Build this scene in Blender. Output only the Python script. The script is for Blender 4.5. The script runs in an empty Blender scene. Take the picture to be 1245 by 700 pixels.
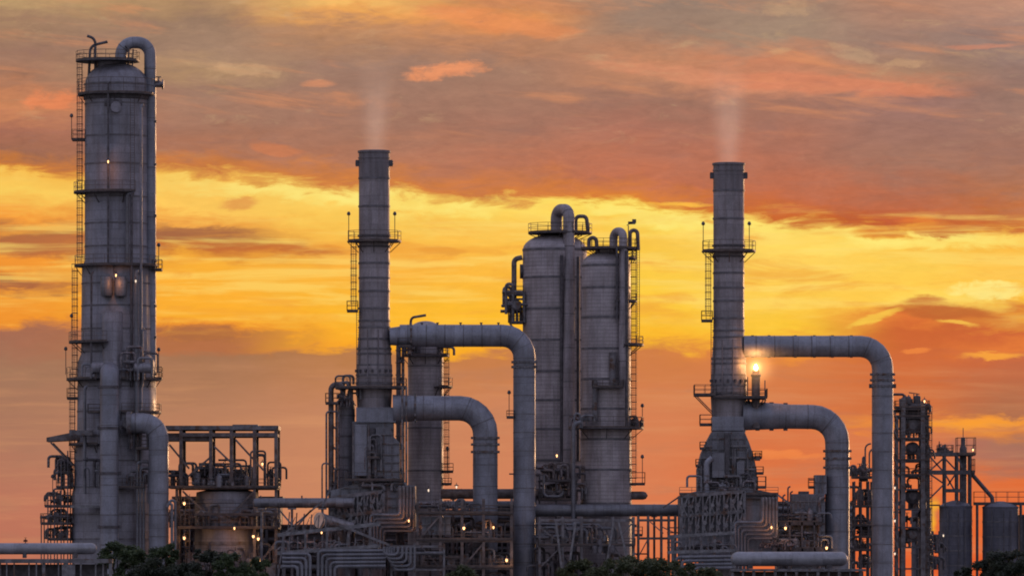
import bpy, math, random
from mathutils import Vector
SC = bpy.context.scene
COL = SC.collection
rnd = random.Random(7)
# ---------------------------------------------------------------- frame of reference
CAM_H, CAM_Y, F, HX, HY = 6.0, -500.0, 8000.0, 622.5, 701.0
def S(Y): return (Y - CAM_Y) / F                       # metres per picture pixel at distance Y
def X(px, Y): return (px - HX) * S(Y)
def Z(py, Y): return CAM_H + (HY - py) * S(Y)
def P(px, py, Y): return Vector((X(px, Y), Y, Z(py, Y)))
def V(*a): return Vector(a)
pi = math.pi
# ---------------------------------------------------------------- mesh builder
class MB:
    def __init__(self): self.v = []; self.f = []; self.uv = []; self.rings = None
    def face(self, pts, uvs=None):
        i = len(self.v); self.v += [tuple(p) for p in pts]; self.f.append(tuple(range(i, i + len(pts))))
        self.uv += uvs or [(p[0] + p[1], p[2]) for p in pts]
    def grid(self, rows, uvr, closed=True):
        """rows: list of rings of equal length"""
        base = len(self.v); n = len(rows[0])
        for r in rows: self.v += [tuple(p) for p in r]
        m = n if closed else n - 1
        for i in range(len(rows) - 1):
            for j in range(m):
                k = (j + 1) % n
                self.f.append((base + i*n + j, base + i*n + k, base + (i+1)*n + k, base + (i+1)*n + j))
                u0, v0 = uvr(i, j); u1, _ = uvr(i, j + 1); _, v1 = uvr(i + 1, j)
                self.uv += [(u0, v0), (u1, v0), (u1, v1), (u0, v1)]
        return base
    def box(self, c, d, rz=0.0):
        cx, cy, cz = c; hx, hy, hz = d[0]/2, d[1]/2, d[2]/2
        co, si = math.cos(rz), math.sin(rz)
        def q(a, b, e): x, y = a*hx, b*hy; return (cx + x*co - y*si, cy + x*si + y*co, cz + e*hz)
        c8 = [q(a, b, e) for e in (-1, 1) for b in (-1, 1) for a in (-1, 1)]
        for a in ((0,2,3,1),(4,5,7,6),(0,1,5,4),(2,6,7,3),(1,3,7,5),(0,4,6,2)): self.face([c8[k] for k in a])
    def bb(self, p, q):
        self.box([(p[i]+q[i])/2 for i in range(3)], [abs(p[i]-q[i]) for i in range(3)])
    def bar(self, p, q, w, h=None):
        p, q = Vector(p), Vector(q); d = q - p
        if d.length < 1e-5: return
        d.normalize(); h = h or w
        up = Vector((0,0,1)) if abs(d.z) < .95 else Vector((0,1,0))
        a = d.cross(up).normalized(); b = a.cross(d)
        r0 = [p + a*w/2*i + b*h/2*j for i, j in ((-1,-1),(1,-1),(1,1),(-1,1))]
        r1 = [x + (q - p) for x in r0]
        for i in range(4): j = (i+1) % 4; self.face([r0[i], r0[j], r1[j], r1[i]])
        self.face(r0[::-1]); self.face(r1)
    def tube(self, pts, r, n=14, caps=True):
        pts = [Vector(p) for p in pts]
        rr = r if isinstance(r, (list, tuple)) else [r]*len(pts)
        t = []
        for i in range(len(pts)):
            a = (pts[i] - pts[i-1]).normalized() if i else None
            b = (pts[i+1] - pts[i]).normalized() if i < len(pts)-1 else None
            t.append((a or b, b or a))
        ref = Vector((0,0,1)) if abs(t[0][0].z) < .9 else Vector((0,1,0))
        a = t[0][0].cross(ref).normalized(); rows = []; L = [0]
        for i, p in enumerate(pts):
            if i: L.append(L[-1] + (pts[i]-pts[i-1]).length)
            m = (t[i][0] + t[i][1]); m = m.normalized() if m.length > 1e-6 else t[i][0]
            c = max(.35, m.dot(t[i][0]))
            a = (a - m*a.dot(m)).normalized(); b = m.cross(a)
            bend = (t[i][1] - t[i][0])
            ring = []
            for k in range(n):
                w = 2*pi*k/n; o = a*math.cos(w) + b*math.sin(w)
                if bend.length > 1e-4:
                    bd = bend.normalized(); o = o + bd*(o.dot(bd))*(1/c - 1)
                ring.append(p + o*rr[i])
            rows.append(ring)
        base = self.grid(rows, lambda i, j: (2*pi*rr[0]*j/n, L[min(i, len(L)-1)]))
        if caps:
            self.face(rows[0][::-1]); self.face(rows[-1])
    def collar(self, p, d, r, l, n=16):
        d = Vector(d).normalized(); self.tube([Vector(p)-d*l/2, Vector(p)+d*l/2], r, n)
    def lathe(self, cx, cy, prof, n=32, a0=0, a1=360):
        full = abs(a1 - a0) >= 360
        m = n if full else n + 1
        an = [math.radians(a0 + (a1-a0)*k/n) for k in range(m)]
        rows = [[(cx + r*math.cos(a), cy + r*math.sin(a), z) for a in an] for r, z in prof]
        R = max(r for r, z in prof); L = [0]
        for i in range(1, len(prof)): L.append(L[-1] + math.hypot(prof[i][0]-prof[i-1][0], prof[i][1]-prof[i-1][1]))
        self.grid(rows, lambda i, j: (math.radians(a1-a0)*R*j/n, L[min(i, len(L)-1)]), closed=full)
    def build(self, name, mat, parent=None, org=(0,0,0), smooth=True):
        me = bpy.data.meshes.new(name)
        ox, oy, oz = org
        me.from_pydata([(x-ox, y-oy, z-oz) for x, y, z in self.v], [], self.f)
        uvl = me.uv_layers.new(name='UVMap')
        flat = [c for t in self.uv for c in t]
        uvl.data.foreach_set('uv', flat)
        me.materials.append(mat)
        if smooth:
            me.shade_smooth(); me.set_sharp_from_angle(angle=math.radians(35))
        me.validate()
        o = bpy.data.objects.new(name, me); COL.objects.link(o)
        if parent: o.parent = parent
        return o
def round_path(pts, R, seg=4):
    pts = [Vector(p) for p in pts]; out = [pts[0]]
    for i in range(1, len(pts)-1):
        p = pts[i]; a = (pts[i-1]-p); b = (pts[i+1]-p)
        la, lb = a.length, b.length; a.normalize(); b.normalize()
        ang = a.angle(b)
        if ang > 3.1: out.append(p); continue
        Ri = R[i-1] if isinstance(R, (list, tuple)) else R
        d = min(Ri/math.tan(ang/2), la*.49 if i > 1 else la*.98, lb*.49 if i < len(pts)-2 else lb*.98)
        r = d*math.tan(ang/2)
        c = p + (a+b).normalized()*(r/math.sin(ang/2))
        s, e = p + a*d - c, p + b*d - c
        tot = s.angle(e)
        for k in range(seg+1):
            w = k/seg
            v = (s*math.sin((1-w)*tot) + e*math.sin(w*tot))/math.sin(tot)
            out.append(c + v)
    out.append(pts[-1]); return out
def along(pts, step, start=None):
    """points and directions every step along a polyline"""
    out = []; d = step/2 if start is None else start
    for a, b in zip(pts[:-1], pts[1:]):
        l = (b-a).length
        while d <= l:
            out.append((a + (b-a)*(d/l), (b-a).normalized())); d += step
        d -= l
    return out
# ---------------------------------------------------------------- things and parts
class T:
    def __init__(self, name, label, cat, x, y, z=0.0, group=None):
        o = bpy.data.objects.new(name, None); COL.objects.link(o); o.empty_display_size = .5
        o.location = (x, y, z); self.org = (x, y, z); self.o = o
        o['label'] = label; o['category'] = cat
        if group: o['group'] = group
    def part(self, name, mb, mat, parent=None, label=None):
        ob = mb.build(name, mat, parent or self.o, self.org)
        if label: ob['label'] = label
        if mb.rings: mb.rings.build('seam_lines', M['seam'], ob, self.org)
        return ob
def solo(name, mb, mat, label=None, cat=None, group=None, kind=None, org=(0,0,0)):
    o = mb.build(name, mat, None, org); o.location = org
    if label: o['label'] = label
    if cat: o['category'] = cat
    if group: o['group'] = group
    if kind: o['kind'] = kind
    return o
# ---------------------------------------------------------------- materials
def lin(c): return tuple(((v/255)/12.92 if v/255 <= .04045 else ((v/255+.055)/1.055)**2.4) for v in c)
class NT:
    def __init__(self, tree): self.t = tree; tree.nodes.clear()
    def n(self, typ, ins=None, **kw):
        nd = self.t.nodes.new(typ)
        for k, v in kw.items(): setattr(nd, k, v)
        for k, v in (ins or {}).items():
            if isinstance(v, bpy.types.NodeSocket): self.t.links.new(v, nd.inputs[k])
            else: nd.inputs[k].default_value = v
        return nd
    def m(self, op, a, b=None, c=None, clamp=False):
        nd = self.t.nodes.new('ShaderNodeMath'); nd.operation = op; nd.use_clamp = clamp
        for i, v in enumerate((a, b, c)):
            if v is None: continue
            if isinstance(v, bpy.types.NodeSocket): self.t.links.new(v, nd.inputs[i])
            else: nd.inputs[i].default_value = v
        return nd.outputs[0]
    def mix(self, fac, a, b, blend='MIX'):
        nd = self.t.nodes.new('ShaderNodeMix'); nd.data_type = 'RGBA'; nd.blend_type = blend
        for k, v in ((0, fac), (6, a), (7, b)):
            if isinstance(v, bpy.types.NodeSocket): self.t.links.new(v, nd.inputs[k])
            else: nd.inputs[k].default_value = (*v, 1) if (k > 0 and len(v) == 3) else v
        return nd.outputs[2]
    def ramp(self, fac, stops, interp='LINEAR'):
        nd = self.t.nodes.new('ShaderNodeValToRGB'); cr = nd.color_ramp; cr.interpolation = interp
        while len(cr.elements) < len(stops): cr.elements.new(.5)
        for e, (p, c) in zip(cr.elements, stops): pass
        for i, (p, c) in enumerate(stops):
            cr.elements[i].position = p
            cr.elements[i].color = (*c, 1) if len(c) == 3 else c
        self.t.links.new(fac, nd.inputs[0]); return nd.outputs[0]
    def mr(self, v, a, b, c=0., d=1., smooth=True):
        nd = self.t.nodes.new('ShaderNodeMapRange')
        nd.interpolation_type = 'SMOOTHSTEP' if smooth else 'LINEAR'
        for i, x in enumerate((v, a, b, c, d)):
            if isinstance(x, bpy.types.NodeSocket): self.t.links.new(x, nd.inputs[i])
            else: nd.inputs[i].default_value = x
        return nd.outputs[0]
def new_mat(name):
    m = bpy.data.materials.new(name); m.use_nodes = True; return m, NT(m.node_tree)
def cladding(name, base, seam=(1.3, .9), rough=.5, metal=.25, fine=0.0, dirt=.35, seamd=.58):
    """insulation cladding: riveted sheet bands with seams, weather streaks and patches"""
    m, t = new_mat(name)
    tc = t.n('ShaderNodeTexCoord')
    br = t.n('ShaderNodeTexBrick', {'Vector': tc.outputs['UV'], 'Color1': (1,1,1,1), 'Color2': (.86,.86,.86,1), 'Mortar': (seamd,seamd,seamd,1),
             'Scale': 1.0, 'Mortar Size': .028, 'Mortar Smooth': .3, 'Bias': 0., 'Brick Width': seam[0], 'Row Height': seam[1]})
    mp = t.n('ShaderNodeMapping', {'Vector': tc.outputs['Object'], 'Scale': (1.6, 1.6, .13)})
    st = t.n('ShaderNodeTexNoise', {'Vector': mp.outputs[0], 'Scale': 1.0, 'Detail': 6., 'Roughness': .65})
    pn = t.n('ShaderNodeTexNoise', {'Vector': tc.outputs['Object'], 'Scale': .35, 'Detail': 5., 'Roughness': .6})
    g = t.n('ShaderNodeTexNoise', {'Vector': tc.outputs['Object'], 'Scale': 6., 'Detail': 3.})
    f1 = t.mr(st.outputs[0], .42, .68); f2 = t.mr(pn.outputs[0], .35, .7, .72, 1.12)
    dark = tuple(b*.42*k for b, k in zip(base, (1.15, .98, .85)))
    c = t.mix(t.m('MULTIPLY', f1, dirt*.75), base, dark)
    mr_ = t.n('ShaderNodeMapping', {'Vector': tc.outputs['Object'], 'Scale': (2.6, 2.6, .22), 'Location': (7., 3., 5.)})
    ru = t.n('ShaderNodeTexNoise', {'Vector': mr_.outputs[0], 'Scale': 1.0, 'Detail': 8., 'Roughness': .72})
    c = t.mix(t.m('MULTIPLY', t.mr(ru.outputs[0], .56, .72), .32), c, (.13, .075, .05))
    pa = t.n('ShaderNodeTexBrick', {'Vector': tc.outputs['UV'], 'Color1': (1,1,1,1), 'Color2': (.80,.80,.82,1), 'Mortar': (.9,.9,.9,1), 'Scale': 1.0,
             'Mortar Size': .0, 'Bias': -.3, 'Brick Width': seam[0]*1.7, 'Row Height': seam[1]*3}, offset=.37)
    c = t.mix(1., c, pa.outputs[0], 'MULTIPLY')
    c = t.mix(1., c, br.outputs[0], 'MULTIPLY')
    vv = t.m('MULTIPLY', f2, t.mr(g.outputs[0], .3, .7, .9, 1.08))
    cc = t.n('ShaderNodeCombineColor', {0: vv, 1: vv, 2: vv})
    c = t.mix(1., c, cc.outputs[0], 'MULTIPLY')
    hgt = br.outputs[1]
    if fine:
        sx = t.n('ShaderNodeSeparateXYZ', {0: tc.outputs['UV']})
        w = t.m('SINE', t.m('MULTIPLY', sx.outputs[1], 2*pi/fine))
        w2 = t.mr(w, -.2, -1., 0., 1.)
        c = t.mix(t.m('MULTIPLY', w2, .38), c, tuple(b*.35 for b in base))
    bump = t.n('ShaderNodeBump', {'Height': t.m('SUBTRACT', g.outputs[0], t.m('MULTIPLY', hgt, .8)), 'Strength': .35, 'Distance': .05})
    b = t.n('ShaderNodeBsdfPrincipled', {'Base Color': c, 'Roughness': t.mr(pn.outputs[0], .3, .7, rough-.1, rough+.15), 'Metallic': metal, 'Normal': bump.outputs[0]})
    t.n('ShaderNodeOutputMaterial', {0: b.outputs[0]})
    return m
def plain(name, base, rough=.6, metal=.2, scale=2., var=.4, rust=None):
    m, t = new_mat(name)
    tc = t.n('ShaderNodeTexCoord')
    n1 = t.n('ShaderNodeTexNoise', {'Vector': tc.outputs['Object'], 'Scale': scale, 'Detail': 5.})
    c = t.mix(t.mr(n1.outputs[0], .35, .68), tuple(b*(1-var) for b in base), tuple(min(1, b*(1+var*.4)) for b in base))
    if rust:
        n2 = t.n('ShaderNodeTexNoise', {'Vector': tc.outputs['Object'], 'Scale': scale*.6, 'Detail': 8., 'Roughness': .7})
        c = t.mix(t.mr(n2.outputs[0], .52, .62), c, rust)
    bp = t.n('ShaderNodeBump', {'Height': n1.outputs[0], 'Strength': .2, 'Distance': .03})
    b = t.n('ShaderNodeBsdfPrincipled', {'Base Color': c, 'Roughness': rough, 'Metallic': metal, 'Normal': bp.outputs[0]})
    t.n('ShaderNodeOutputMaterial', {0: b.outputs[0]})
    return m
def emis(name, col, st):
    m, t = new_mat(name)
    e = t.n('ShaderNodeEmission', {0: (*col, 1), 1: st}); t.n('ShaderNodeOutputMaterial', {0: e.outputs[0]}); return m
M = dict(
    duct=cladding('duct_cladding', (.27,.275,.335), (6., 2.2), .5, .25, dirt=.45),
    col=cladding('column_cladding', (.285,.275,.325), (3.1, 1.15), .55, .2, dirt=.6),
    colw=cladding('ribbed_column_cladding', (.47,.42,.455), (3.1, 3.7), .55, .2, fine=.46, dirt=.55),
    stack=cladding('stack_plate', (.37,.33,.36), (4., 1.75), .6, .25, dirt=.7),
    stackd=cladding('stack_tip_plate', (.23,.205,.23), (4., 1.75), .6, .25, dirt=.7),
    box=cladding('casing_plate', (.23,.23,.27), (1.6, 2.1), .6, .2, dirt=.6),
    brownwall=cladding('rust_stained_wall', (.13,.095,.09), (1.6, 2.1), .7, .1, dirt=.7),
    pipe=cladding('pipe_lagging', (.20,.20,.235), (2.2, 1.0), .45, .3, dirt=.4),
    vessel=cladding('vessel_paint', (.30,.30,.35), (5., 3.4), .4, .15, dirt=.4, seamd=.7),
    silo=cladding('silo_sheet', (.15,.15,.20), (2.6, 1.3), .5, .2, dirt=.5),
    steel=plain('painted_steel', (.17,.16,.18), .6, .2, 1.5, .4, (.10,.055,.04)),
    steelb=plain('brown_steel', (.17,.14,.145), .7, .15, 1.5, .4, (.11,.07,.06)),
    dark=plain('dark_steel', (.10,.09,.105), .6, .2, 2.),
    seam=plain('seam_strip', (.15,.14,.16), .6, .2, 1.5, .3),
    rail=plain('handrail_steel', (.12,.09,.085), .6, .3, 1.5, .4),
    grate=plain('grating', (.085,.072,.078), .75, .2, 3.),
    valve=plain('valve_paint', (.20,.175,.195), .5, .3, 3., .5, (.12,.05,.03)),
    galv=plain('galvanised_steel', (.20,.195,.22), .5, .4, 2., .35),
    bark=plain('bark', (.06,.045,.03), .9, 0., 4., .5),
    pale=plain('pale_lining', (.62,.56,.50), .7, 0., 1., .2),
    bulb=emis('lamp_glow', (1., .50, .20), 3.6),
    bulbw=emis('white_lamp_glow', (1., .78, .58), 1.3),
    flame=emis('flame_glow', (1., .62, .22), 40.),
)
# ---------------------------------------------------------------- repeating kit
def plat(t, pxc, py, Y, r0, r1, a0=0, a1=360, rail=11, brackets=True, mat=None, gap=None):
    s = S(Y); cx, z = X(pxc, Y), Z(py, Y); r0, r1 = r0*s, r1*s
    n = max(6, int(abs(a1-a0)/12)); mb = MB()
    mb.lathe(cx, Y, [(r0, z), (r1, z), (r1, z-.16), (r0, z-.16), (r0, z)], n, a0, a1)
    if a1-a0 < 360:
        for a in (a0, a1):
            w = math.radians(a); c, si = math.cos(w), math.sin(w)
            mb.face([(cx+r*c, Y+r*si, zz) for r, zz in ((r0,z),(r1,z),(r1,z-.16),(r0,z-.16))])
    if brackets:
        k = a0
        while k <= a1:
            w = math.radians(k); c, si = math.cos(w), math.sin(w)
            L = min(1.2, (r1-r0)*1.1)
            mb.bar((cx+r1*.97*c, Y+r1*.97*si, z-.18), (cx+r0*1.01*c, Y+r0*1.01*si, z-.2-L), .09)
            k += 45
    p = t.part('platform', mb, mat or M['grate'])
    if rail:
        h = rail*s; mr = MB(); rr = r1-.05
        nn = max(4, int(abs(a1-a0)/360*2*pi*rr/1.5)); pts = []
        for k in range(nn+1):
            w = math.radians(a0+(a1-a0)*k/nn); x, y = cx+rr*math.cos(w), Y+rr*math.sin(w)
            pts.append((x, y)); 
            if k < nn or a1-a0 < 360: mr.bar((x,y,z), (x,y,z+h), .055)
        for (xa, ya), (xb, yb) in zip(pts[:-1], pts[1:]):
            for q in (1., .55): mr.bar((xa,ya,z+h*q), (xb,yb,z+h*q), .055)
            mr.bar((xa,ya,z+.08), (xb,yb,z+.08), .02, .16)
        t.part('handrail', mr, M['rail'], p)
    return p
def flatplat(t, p0, p1, py, Y0, Y1, rail=11, name='platform', mat=None, thick=.16, brace=None, sides='fblr'):
    Ym = (Y0+Y1)/2; x0, x1, z = X(p0, Ym), X(p1, Ym), Z(py, Ym); mb = MB()
    mb.bb((x0, Y0, z-thick), (x1, Y1, z))
    if brace:   # brace: (px_from, px_to, py_to)
        a, b, c = brace
        for y in (Y0+.1, Y1-.1): mb.bar((X(a,Ym), y, z-thick), (X(b,Ym), y, Z(c,Ym)), .12)
    p = t.part(name, mb, mat or M['grate'])
    if rail:
        h = rail*S(Ym); mr = MB()
        segs = {'f': ((x0,Y0),(x1,Y0)), 'b': ((x0,Y1),(x1,Y1)), 'l': ((x0,Y0),(x0,Y1)), 'r': ((x1,Y0),(x1,Y1))}
        for k in sides:
            (xa, ya), (xb, yb) = segs[k]; L = math.hypot(xb-xa, yb-ya); n = max(1, round(L/1.5))
            for i in range(n+1):
                x, y = xa+(xb-xa)*i/n, ya+(yb-ya)*i/n; mr.bar((x,y,z), (x,y,z+h), .055)
            for q in (1., .55): mr.bar((xa,ya,z+h*q), (xb,yb,z+h*q), .055)
            mr.bar((xa,ya,z+.08), (xb,yb,z+.08), .02, .16)
        t.part('handrail', mr, M['rail'], p)
    return p
def ladder(t, px, py0, py1, Y, w=.5, cage=True, side=0, name='ladder'):
    """vertical ladder from py0 (foot) to py1 (head); side -1/+1 makes the cage bulge sideways"""
    x, z0, z1 = X(px, Y), Z(py0, Y), Z(py1, Y); mb = MB()
    if side == 0:
        for sx in (-w/2, w/2): mb.bar((x+sx, Y, z0), (x+sx, Y, z1), .07)
        z = z0
        while z < z1: mb.bar((x-w/2, Y, z), (x+w/2, Y, z), .035); z += .3
    else:
        for sy in (-w/2, w/2): mb.bar((x, Y+sy, z0), (x, Y+sy, z1), .07)
        z = z0
        while z < z1: mb.bar((x, Y-w/2, z), (x, Y+w/2, z), .035); z += .3
    l = t.part(name, mb, M['rail'])
    if cage:
        mc = MB(); z = z0+.9; R = .38; rods = []
        def hp(a, z):
            if side == 0: return (x+R*math.cos(a), Y-.1+R*1.6*math.sin(a), z)
            return (x+side*(-.05+R*1.8*abs(math.sin(a))), Y+R*math.cos(a), z)
        an = [pi+pi*k/8 for k in range(9)]
        while z < z1+.9:
            for a, b in zip(an[:-1], an[1:]): mc.bar(hp(a, z), hp(b, z), .05, .09)
            z += .85
        for a in an[1:-1:3]: mc.bar(hp(a, z0+.9), hp(a, z-.85), .04)
        t.part('ladder_cage', mc, M['rail'], l)
    return l
def lpost(t, px, pyb, pyt, Y, lit=False, lean=1):
    a, b = P(px, pyb, Y), P(px, pyt, Y); mb = MB()
    mb.tube([a, b], .045, 6)
    p = t.part('lamp_post', mb, M['rail'])
    h = MB(); h.lathe(b.x, b.y, [(.01, b.z+.28), (.12, b.z+.26), (.2, b.z+.1), (.24, b.z-.06), (.1, b.z-.2), (.01, b.z-.22)], 10)
    t.part('lamp_head', h, M['bulb'] if lit else M['dark'], p)
def pipe_mesh(pts, r, R=None, n=14, seg=4, ring=None, ringr=1.06, start=None):
    pts = round_path(pts, R or r*3, seg) if len(pts) > 2 else [Vector(p) for p in pts]
    mb = MB(); mb.tube(pts, r, n)
    if ring:
        big = r > .5; q = MB() if big else mb
        if big: mb.rings = q
        for p, d in along(pts, ring, start): q.collar(p, d, r*ringr if not big else r+.035, .12 if not big else .10, n)
    return mb
def pth(Y, *pp): return [P(a[0], a[1], a[2] if len(a) > 2 else Y) for a in pp]
def shell(t, pxc, Y, prof, bands=(), n=40, mat=None, name='shell', bw=.5, bt=.09):
    """prof: (py, r_px) bottom to top; bands: py of stiffener rings"""
    s = S(Y); pr = [(r*s, Z(py, Y)) for py, r in prof]
    mb = MB(); mb.lathe(X(pxc, Y), Y, pr, n)
    for by in bands:
        zb = Z(by, Y); r = None
        for (r0, z0), (r1, z1) in zip(pr[:-1], pr[1:]):
            if min(z0, z1) <= zb <= max(z0, z1) and z0 != z1: r = r0+(r1-r0)*(zb-z0)/(z1-z0)
        if mb.rings is None: mb.rings = MB()
        if r: mb.rings.lathe(X(pxc, Y), Y, [(r-.02, zb-bt), (r+bw*s, zb-bt), (r+bw*s, zb+bt), (r-.02, zb+bt)], n)
    return t.part(name, mb, mat or M['col'])
def dome(py, r, h, k=7, tip=.02):
    return [(py - h*math.sin(pi/2*i/k), max(tip, r*math.cos(pi/2*i/k))) for i in range(k+1)]
LAMPN = 0
def lamp(px, py, Y, label, power=60, col=(1., .5, .18), size=.16, white=False, off=(0,-.5,0), arm=(0,0,1)):
    """a lit plant lamp: bracket, hood and glowing glass with its light"""
    c = P(px, py, Y); t = T('plant_lamp', label, 'lamp', c.x, c.y, c.z, 'lit lamps around the plant')
    mb = MB(); a = Vector(arm)
    mb.tube([c+Vector((0,0,.15)), c+Vector((0,0,.45)), c+Vector((0,0,.45))+Vector((a.x, .6, 0))], .04, 6)
    t.part('bracket', mb, M['rail'])
    h = MB(); h.lathe(c.x, c.y, [(.05, c.z+.26), (.2, c.z+.2), (.3, c.z+.06)], 12); t.part('hood', h, M['dark'])
    g = MB(); g.lathe(c.x, c.y, [(.01, c.z+.16), (size, c.z+.1), (size*1.25, c.z-.04), (size*.8, c.z-.2), (.01, c.z-.26)], 12)
    t.part('lamp_glass', g, M['bulbw'] if white else M['bulb'])
    if power:
        ld = bpy.data.lights.new('lamp_light', 'POINT'); ld.energy = power; ld.color = col; ld.shadow_soft_size = .15
        lo = bpy.data.objects.new('lamp_light', ld); COL.objects.link(lo); lo.parent = t.o; lo.location = off
    return t
def valve_mb(p, s=.5, d=(1,0,0)):
    """a flanged valve body with bonnet, stem and handwheel"""
    p = Vector(p); d = Vector(d).normalized(); mb = MB()
    mb.tube([p-d*s*.7, p-d*s*.5, p-d*s*.3, p+d*s*.3, p+d*s*.5, p+d*s*.7], [s*.42, s*.42, s*.25, s*.25, s*.42, s*.42], 10)
    mb.lathe(p.x, p.y, [(s*.3, p.z), (s*.33, p.z+s*.5), (s*.15, p.z+s*.6), (s*.08, p.z+s*1.1), (s*.5, p.z+s*1.1), (s*.5, p.z+s*1.2), (.01, p.z+s*1.2)], 10)
    return mb
def clutter(t, p0, p1, pyb, pyt, Y0, Y1, n, seed, kinds='pvdge', mats=('valve', 'pipe', 'dark', 'steel', 'galv')):
    """pipework crowded on a deck: goosenecks, valves, drums and risers, each a part"""
    r = random.Random(seed); Ym = (Y0+Y1)/2; s = S(Ym); H = (pyb-pyt)*s; z0 = Z(pyb, Ym)
    for i in range(n):
        k = r.choice(kinds); x = X(r.uniform(p0, p1), Ym); y = r.uniform(Y0, Y1); h = H*r.uniform(.35, 1.)
        m = M[r.choice(mats)]
        if k == 'p':
            a = V(x, y, z0); w = r.choice((-1, 1))*r.uniform(.6, 1.8)
            t.part('pipe', pipe_mesh([a, a+V(0,0,h), a+V(w,0,h), a+V(w,0,h*r.uniform(.1,.6))], r.uniform(.08,.19), .35, 8, 3), m)
        elif k == 'v':
            q = V(x, y, z0+h*.5); mb = valve_mb(q, r.uniform(.4, .75)); mb.tube([V(x, y, z0), q], .08, 6); t.part('valve', mb, m)
        elif k == 'd':
            w = r.uniform(.5, 1.0); hh = min(h, w*2.4)
            mb = MB(); mb.lathe(x, y, [(w*.5, z0), (w*.5, z0+hh*.8), (w*.4, z0+hh*.93), (.08, z0+hh), (.08, z0+hh*1.15), (.01, z0+hh*1.15)], 14); t.part('drum', mb, m)
        elif k == 'g':
            L = r.uniform(1.2, 3.5); zz = z0+h*.8; mb = pipe_mesh([V(x-L/2,y,zz), V(x+L/2,y,zz), V(x+L/2,y,z0)], r.uniform(.1,.22), .4, 8, 3)
            mb.collar(V(x-L/4,y,zz), (1,0,0), .28, .12, 8); t.part('pipe', mb, m)
        else:
            mb = MB(); mb.box((x, y, z0+h*.3), (r.uniform(.5,1.3), .7, h*.6)); mb.box((x, y, z0+h*.6+.05), (r.uniform(.9,1.4), .8, .08)); t.part('control_cabinet', mb, m)
def frame(t, xs, ys, Y0, Y1, pyb=761, foot=None, pyt=None, w=.3, mat='steel', diag=(), beams=True, deck=()):
    """steel frame: posts at picture columns xs, beams at heights ys, between depths Y0 and Y1"""
    Ym = (Y0+Y1)/2; pyt = ys[0] if pyt is None else pyt
    for px in xs:
        for y in (Y0, Y1):
            mb = MB(); x = X(px, Ym); mb.bar((x, y, 0 if foot is None else Z(foot, Ym)), (x, y, Z(pyt, Ym)), w)
            if foot is None: mb.box((x, y, .03), (w*2, w*2, .06))
            t.part('post', mb, M[mat])
    for py in ys:
        z = Z(py, Ym)
        for y in (Y0-.01, Y1+.01):
            mb = MB(); mb.bar((X(xs[0], Ym)-w/2, y, z), (X(xs[-1], Ym)+w/2, y, z), w*.8, w*1.1); t.part('beam', mb, M[mat])
        for px in xs:
            mb = MB(); mb.bar((X(px, Ym)+.01, Y0+w*.4, z-.03), (X(px, Ym)+.01, Y1-w*.4, z-.03), w*.7, w*.9); t.part('cross_beam', mb, M[mat])
    for (a, b, c, d) in diag:
        for y in (Y0-.02,) :
            mb = MB(); mb.bar((X(a,Ym), y, Z(b,Ym)), (X(c,Ym), y, Z(d,Ym)), w*.55); t.part('brace', mb, M[mat])
# ---------------------------------------------------------------- camera and renderer
cam_d = bpy.data.cameras.new('camera'); cam = bpy.data.objects.new('camera', cam_d); COL.objects.link(cam)
cam.location = (0, CAM_Y, CAM_H); cam.rotation_euler = (pi/2, 0, 0)
cam_d.sensor_width = 36; cam_d.lens = 36*F/1245; cam_d.shift_y = (HY-350)/1245
cam_d.clip_start = 1; cam_d.clip_end = 12000
SC.camera = cam
SC.view_settings.view_transform = 'Standard'; SC.view_settings.look = 'None'; SC.view_settings.exposure = 0
SC.render.engine = 'CYCLES'
SC.cycles.use_denoising = True
SC.cycles.max_bounces = 5; SC.cycles.volume_bounces = 1; SC.cycles.transparent_max_bounces = 8
SC.cycles.use_light_tree = True
SC.cycles.caustics_reflective = False; SC.cycles.caustics_refractive = False
SC.render.filter_size = 1.9 if hasattr(SC.render, 'filter_size') else 1.5
SC.cycles.pixel_filter_type = 'BLACKMAN_HARRIS'; SC.cycles.filter_width = 1.9
# ---------------------------------------------------------------- sky: sunset cloud deck in the north, cool dusk overhead and behind
SUN_EL, SUN_AZ = math.radians(5.0), math.radians(9.0)      # low in the direction of view, a little right
w = bpy.data.worlds.new('World'); SC.world = w; w.use_nodes = True
t = NT(w.node_tree)
tc = t.n('ShaderNodeTexCoord')
sp = t.n('ShaderNodeSeparateXYZ', {0: tc.outputs['Generated']})
dx, dy, dz = sp.outputs
yc = t.m('MAXIMUM', dy, .08)
U = t.m('MULTIPLY', t.m('DIVIDE', dx, yc), F/1000)        # thousands of pixels right of the axis
W = t.m('MULTIPLY', t.m('DIVIDE', dz, yc), F/1000)        # thousands of pixels above the horizon
u0 = t.m('ADD', U, .6225)                               # 0 .. 1.245 across the view
v0 = t.m('SUBTRACT', HY/1000, W)                           # 0 top .. .697 horizon
def vec(a, b, c=0.): return t.n('ShaderNodeCombineXYZ', {0: a, 1: b, 2: c}).outputs[0]
def noise(a, b, sx, sy, det=5., rough=.55, seed=0., dist=0.):
    return t.n('ShaderNodeTexNoise', {'Vector': vec(t.m('MULTIPLY', a, sx), t.m('MULTIPLY', b, sy), seed), 'Scale': 1., 'Detail': det, 'Roughness': rough, 'Distortion': dist}).outputs[0]
def cen(x, k): return t.m('MULTIPLY', t.m('SUBTRACT', x, .5), k)
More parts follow.
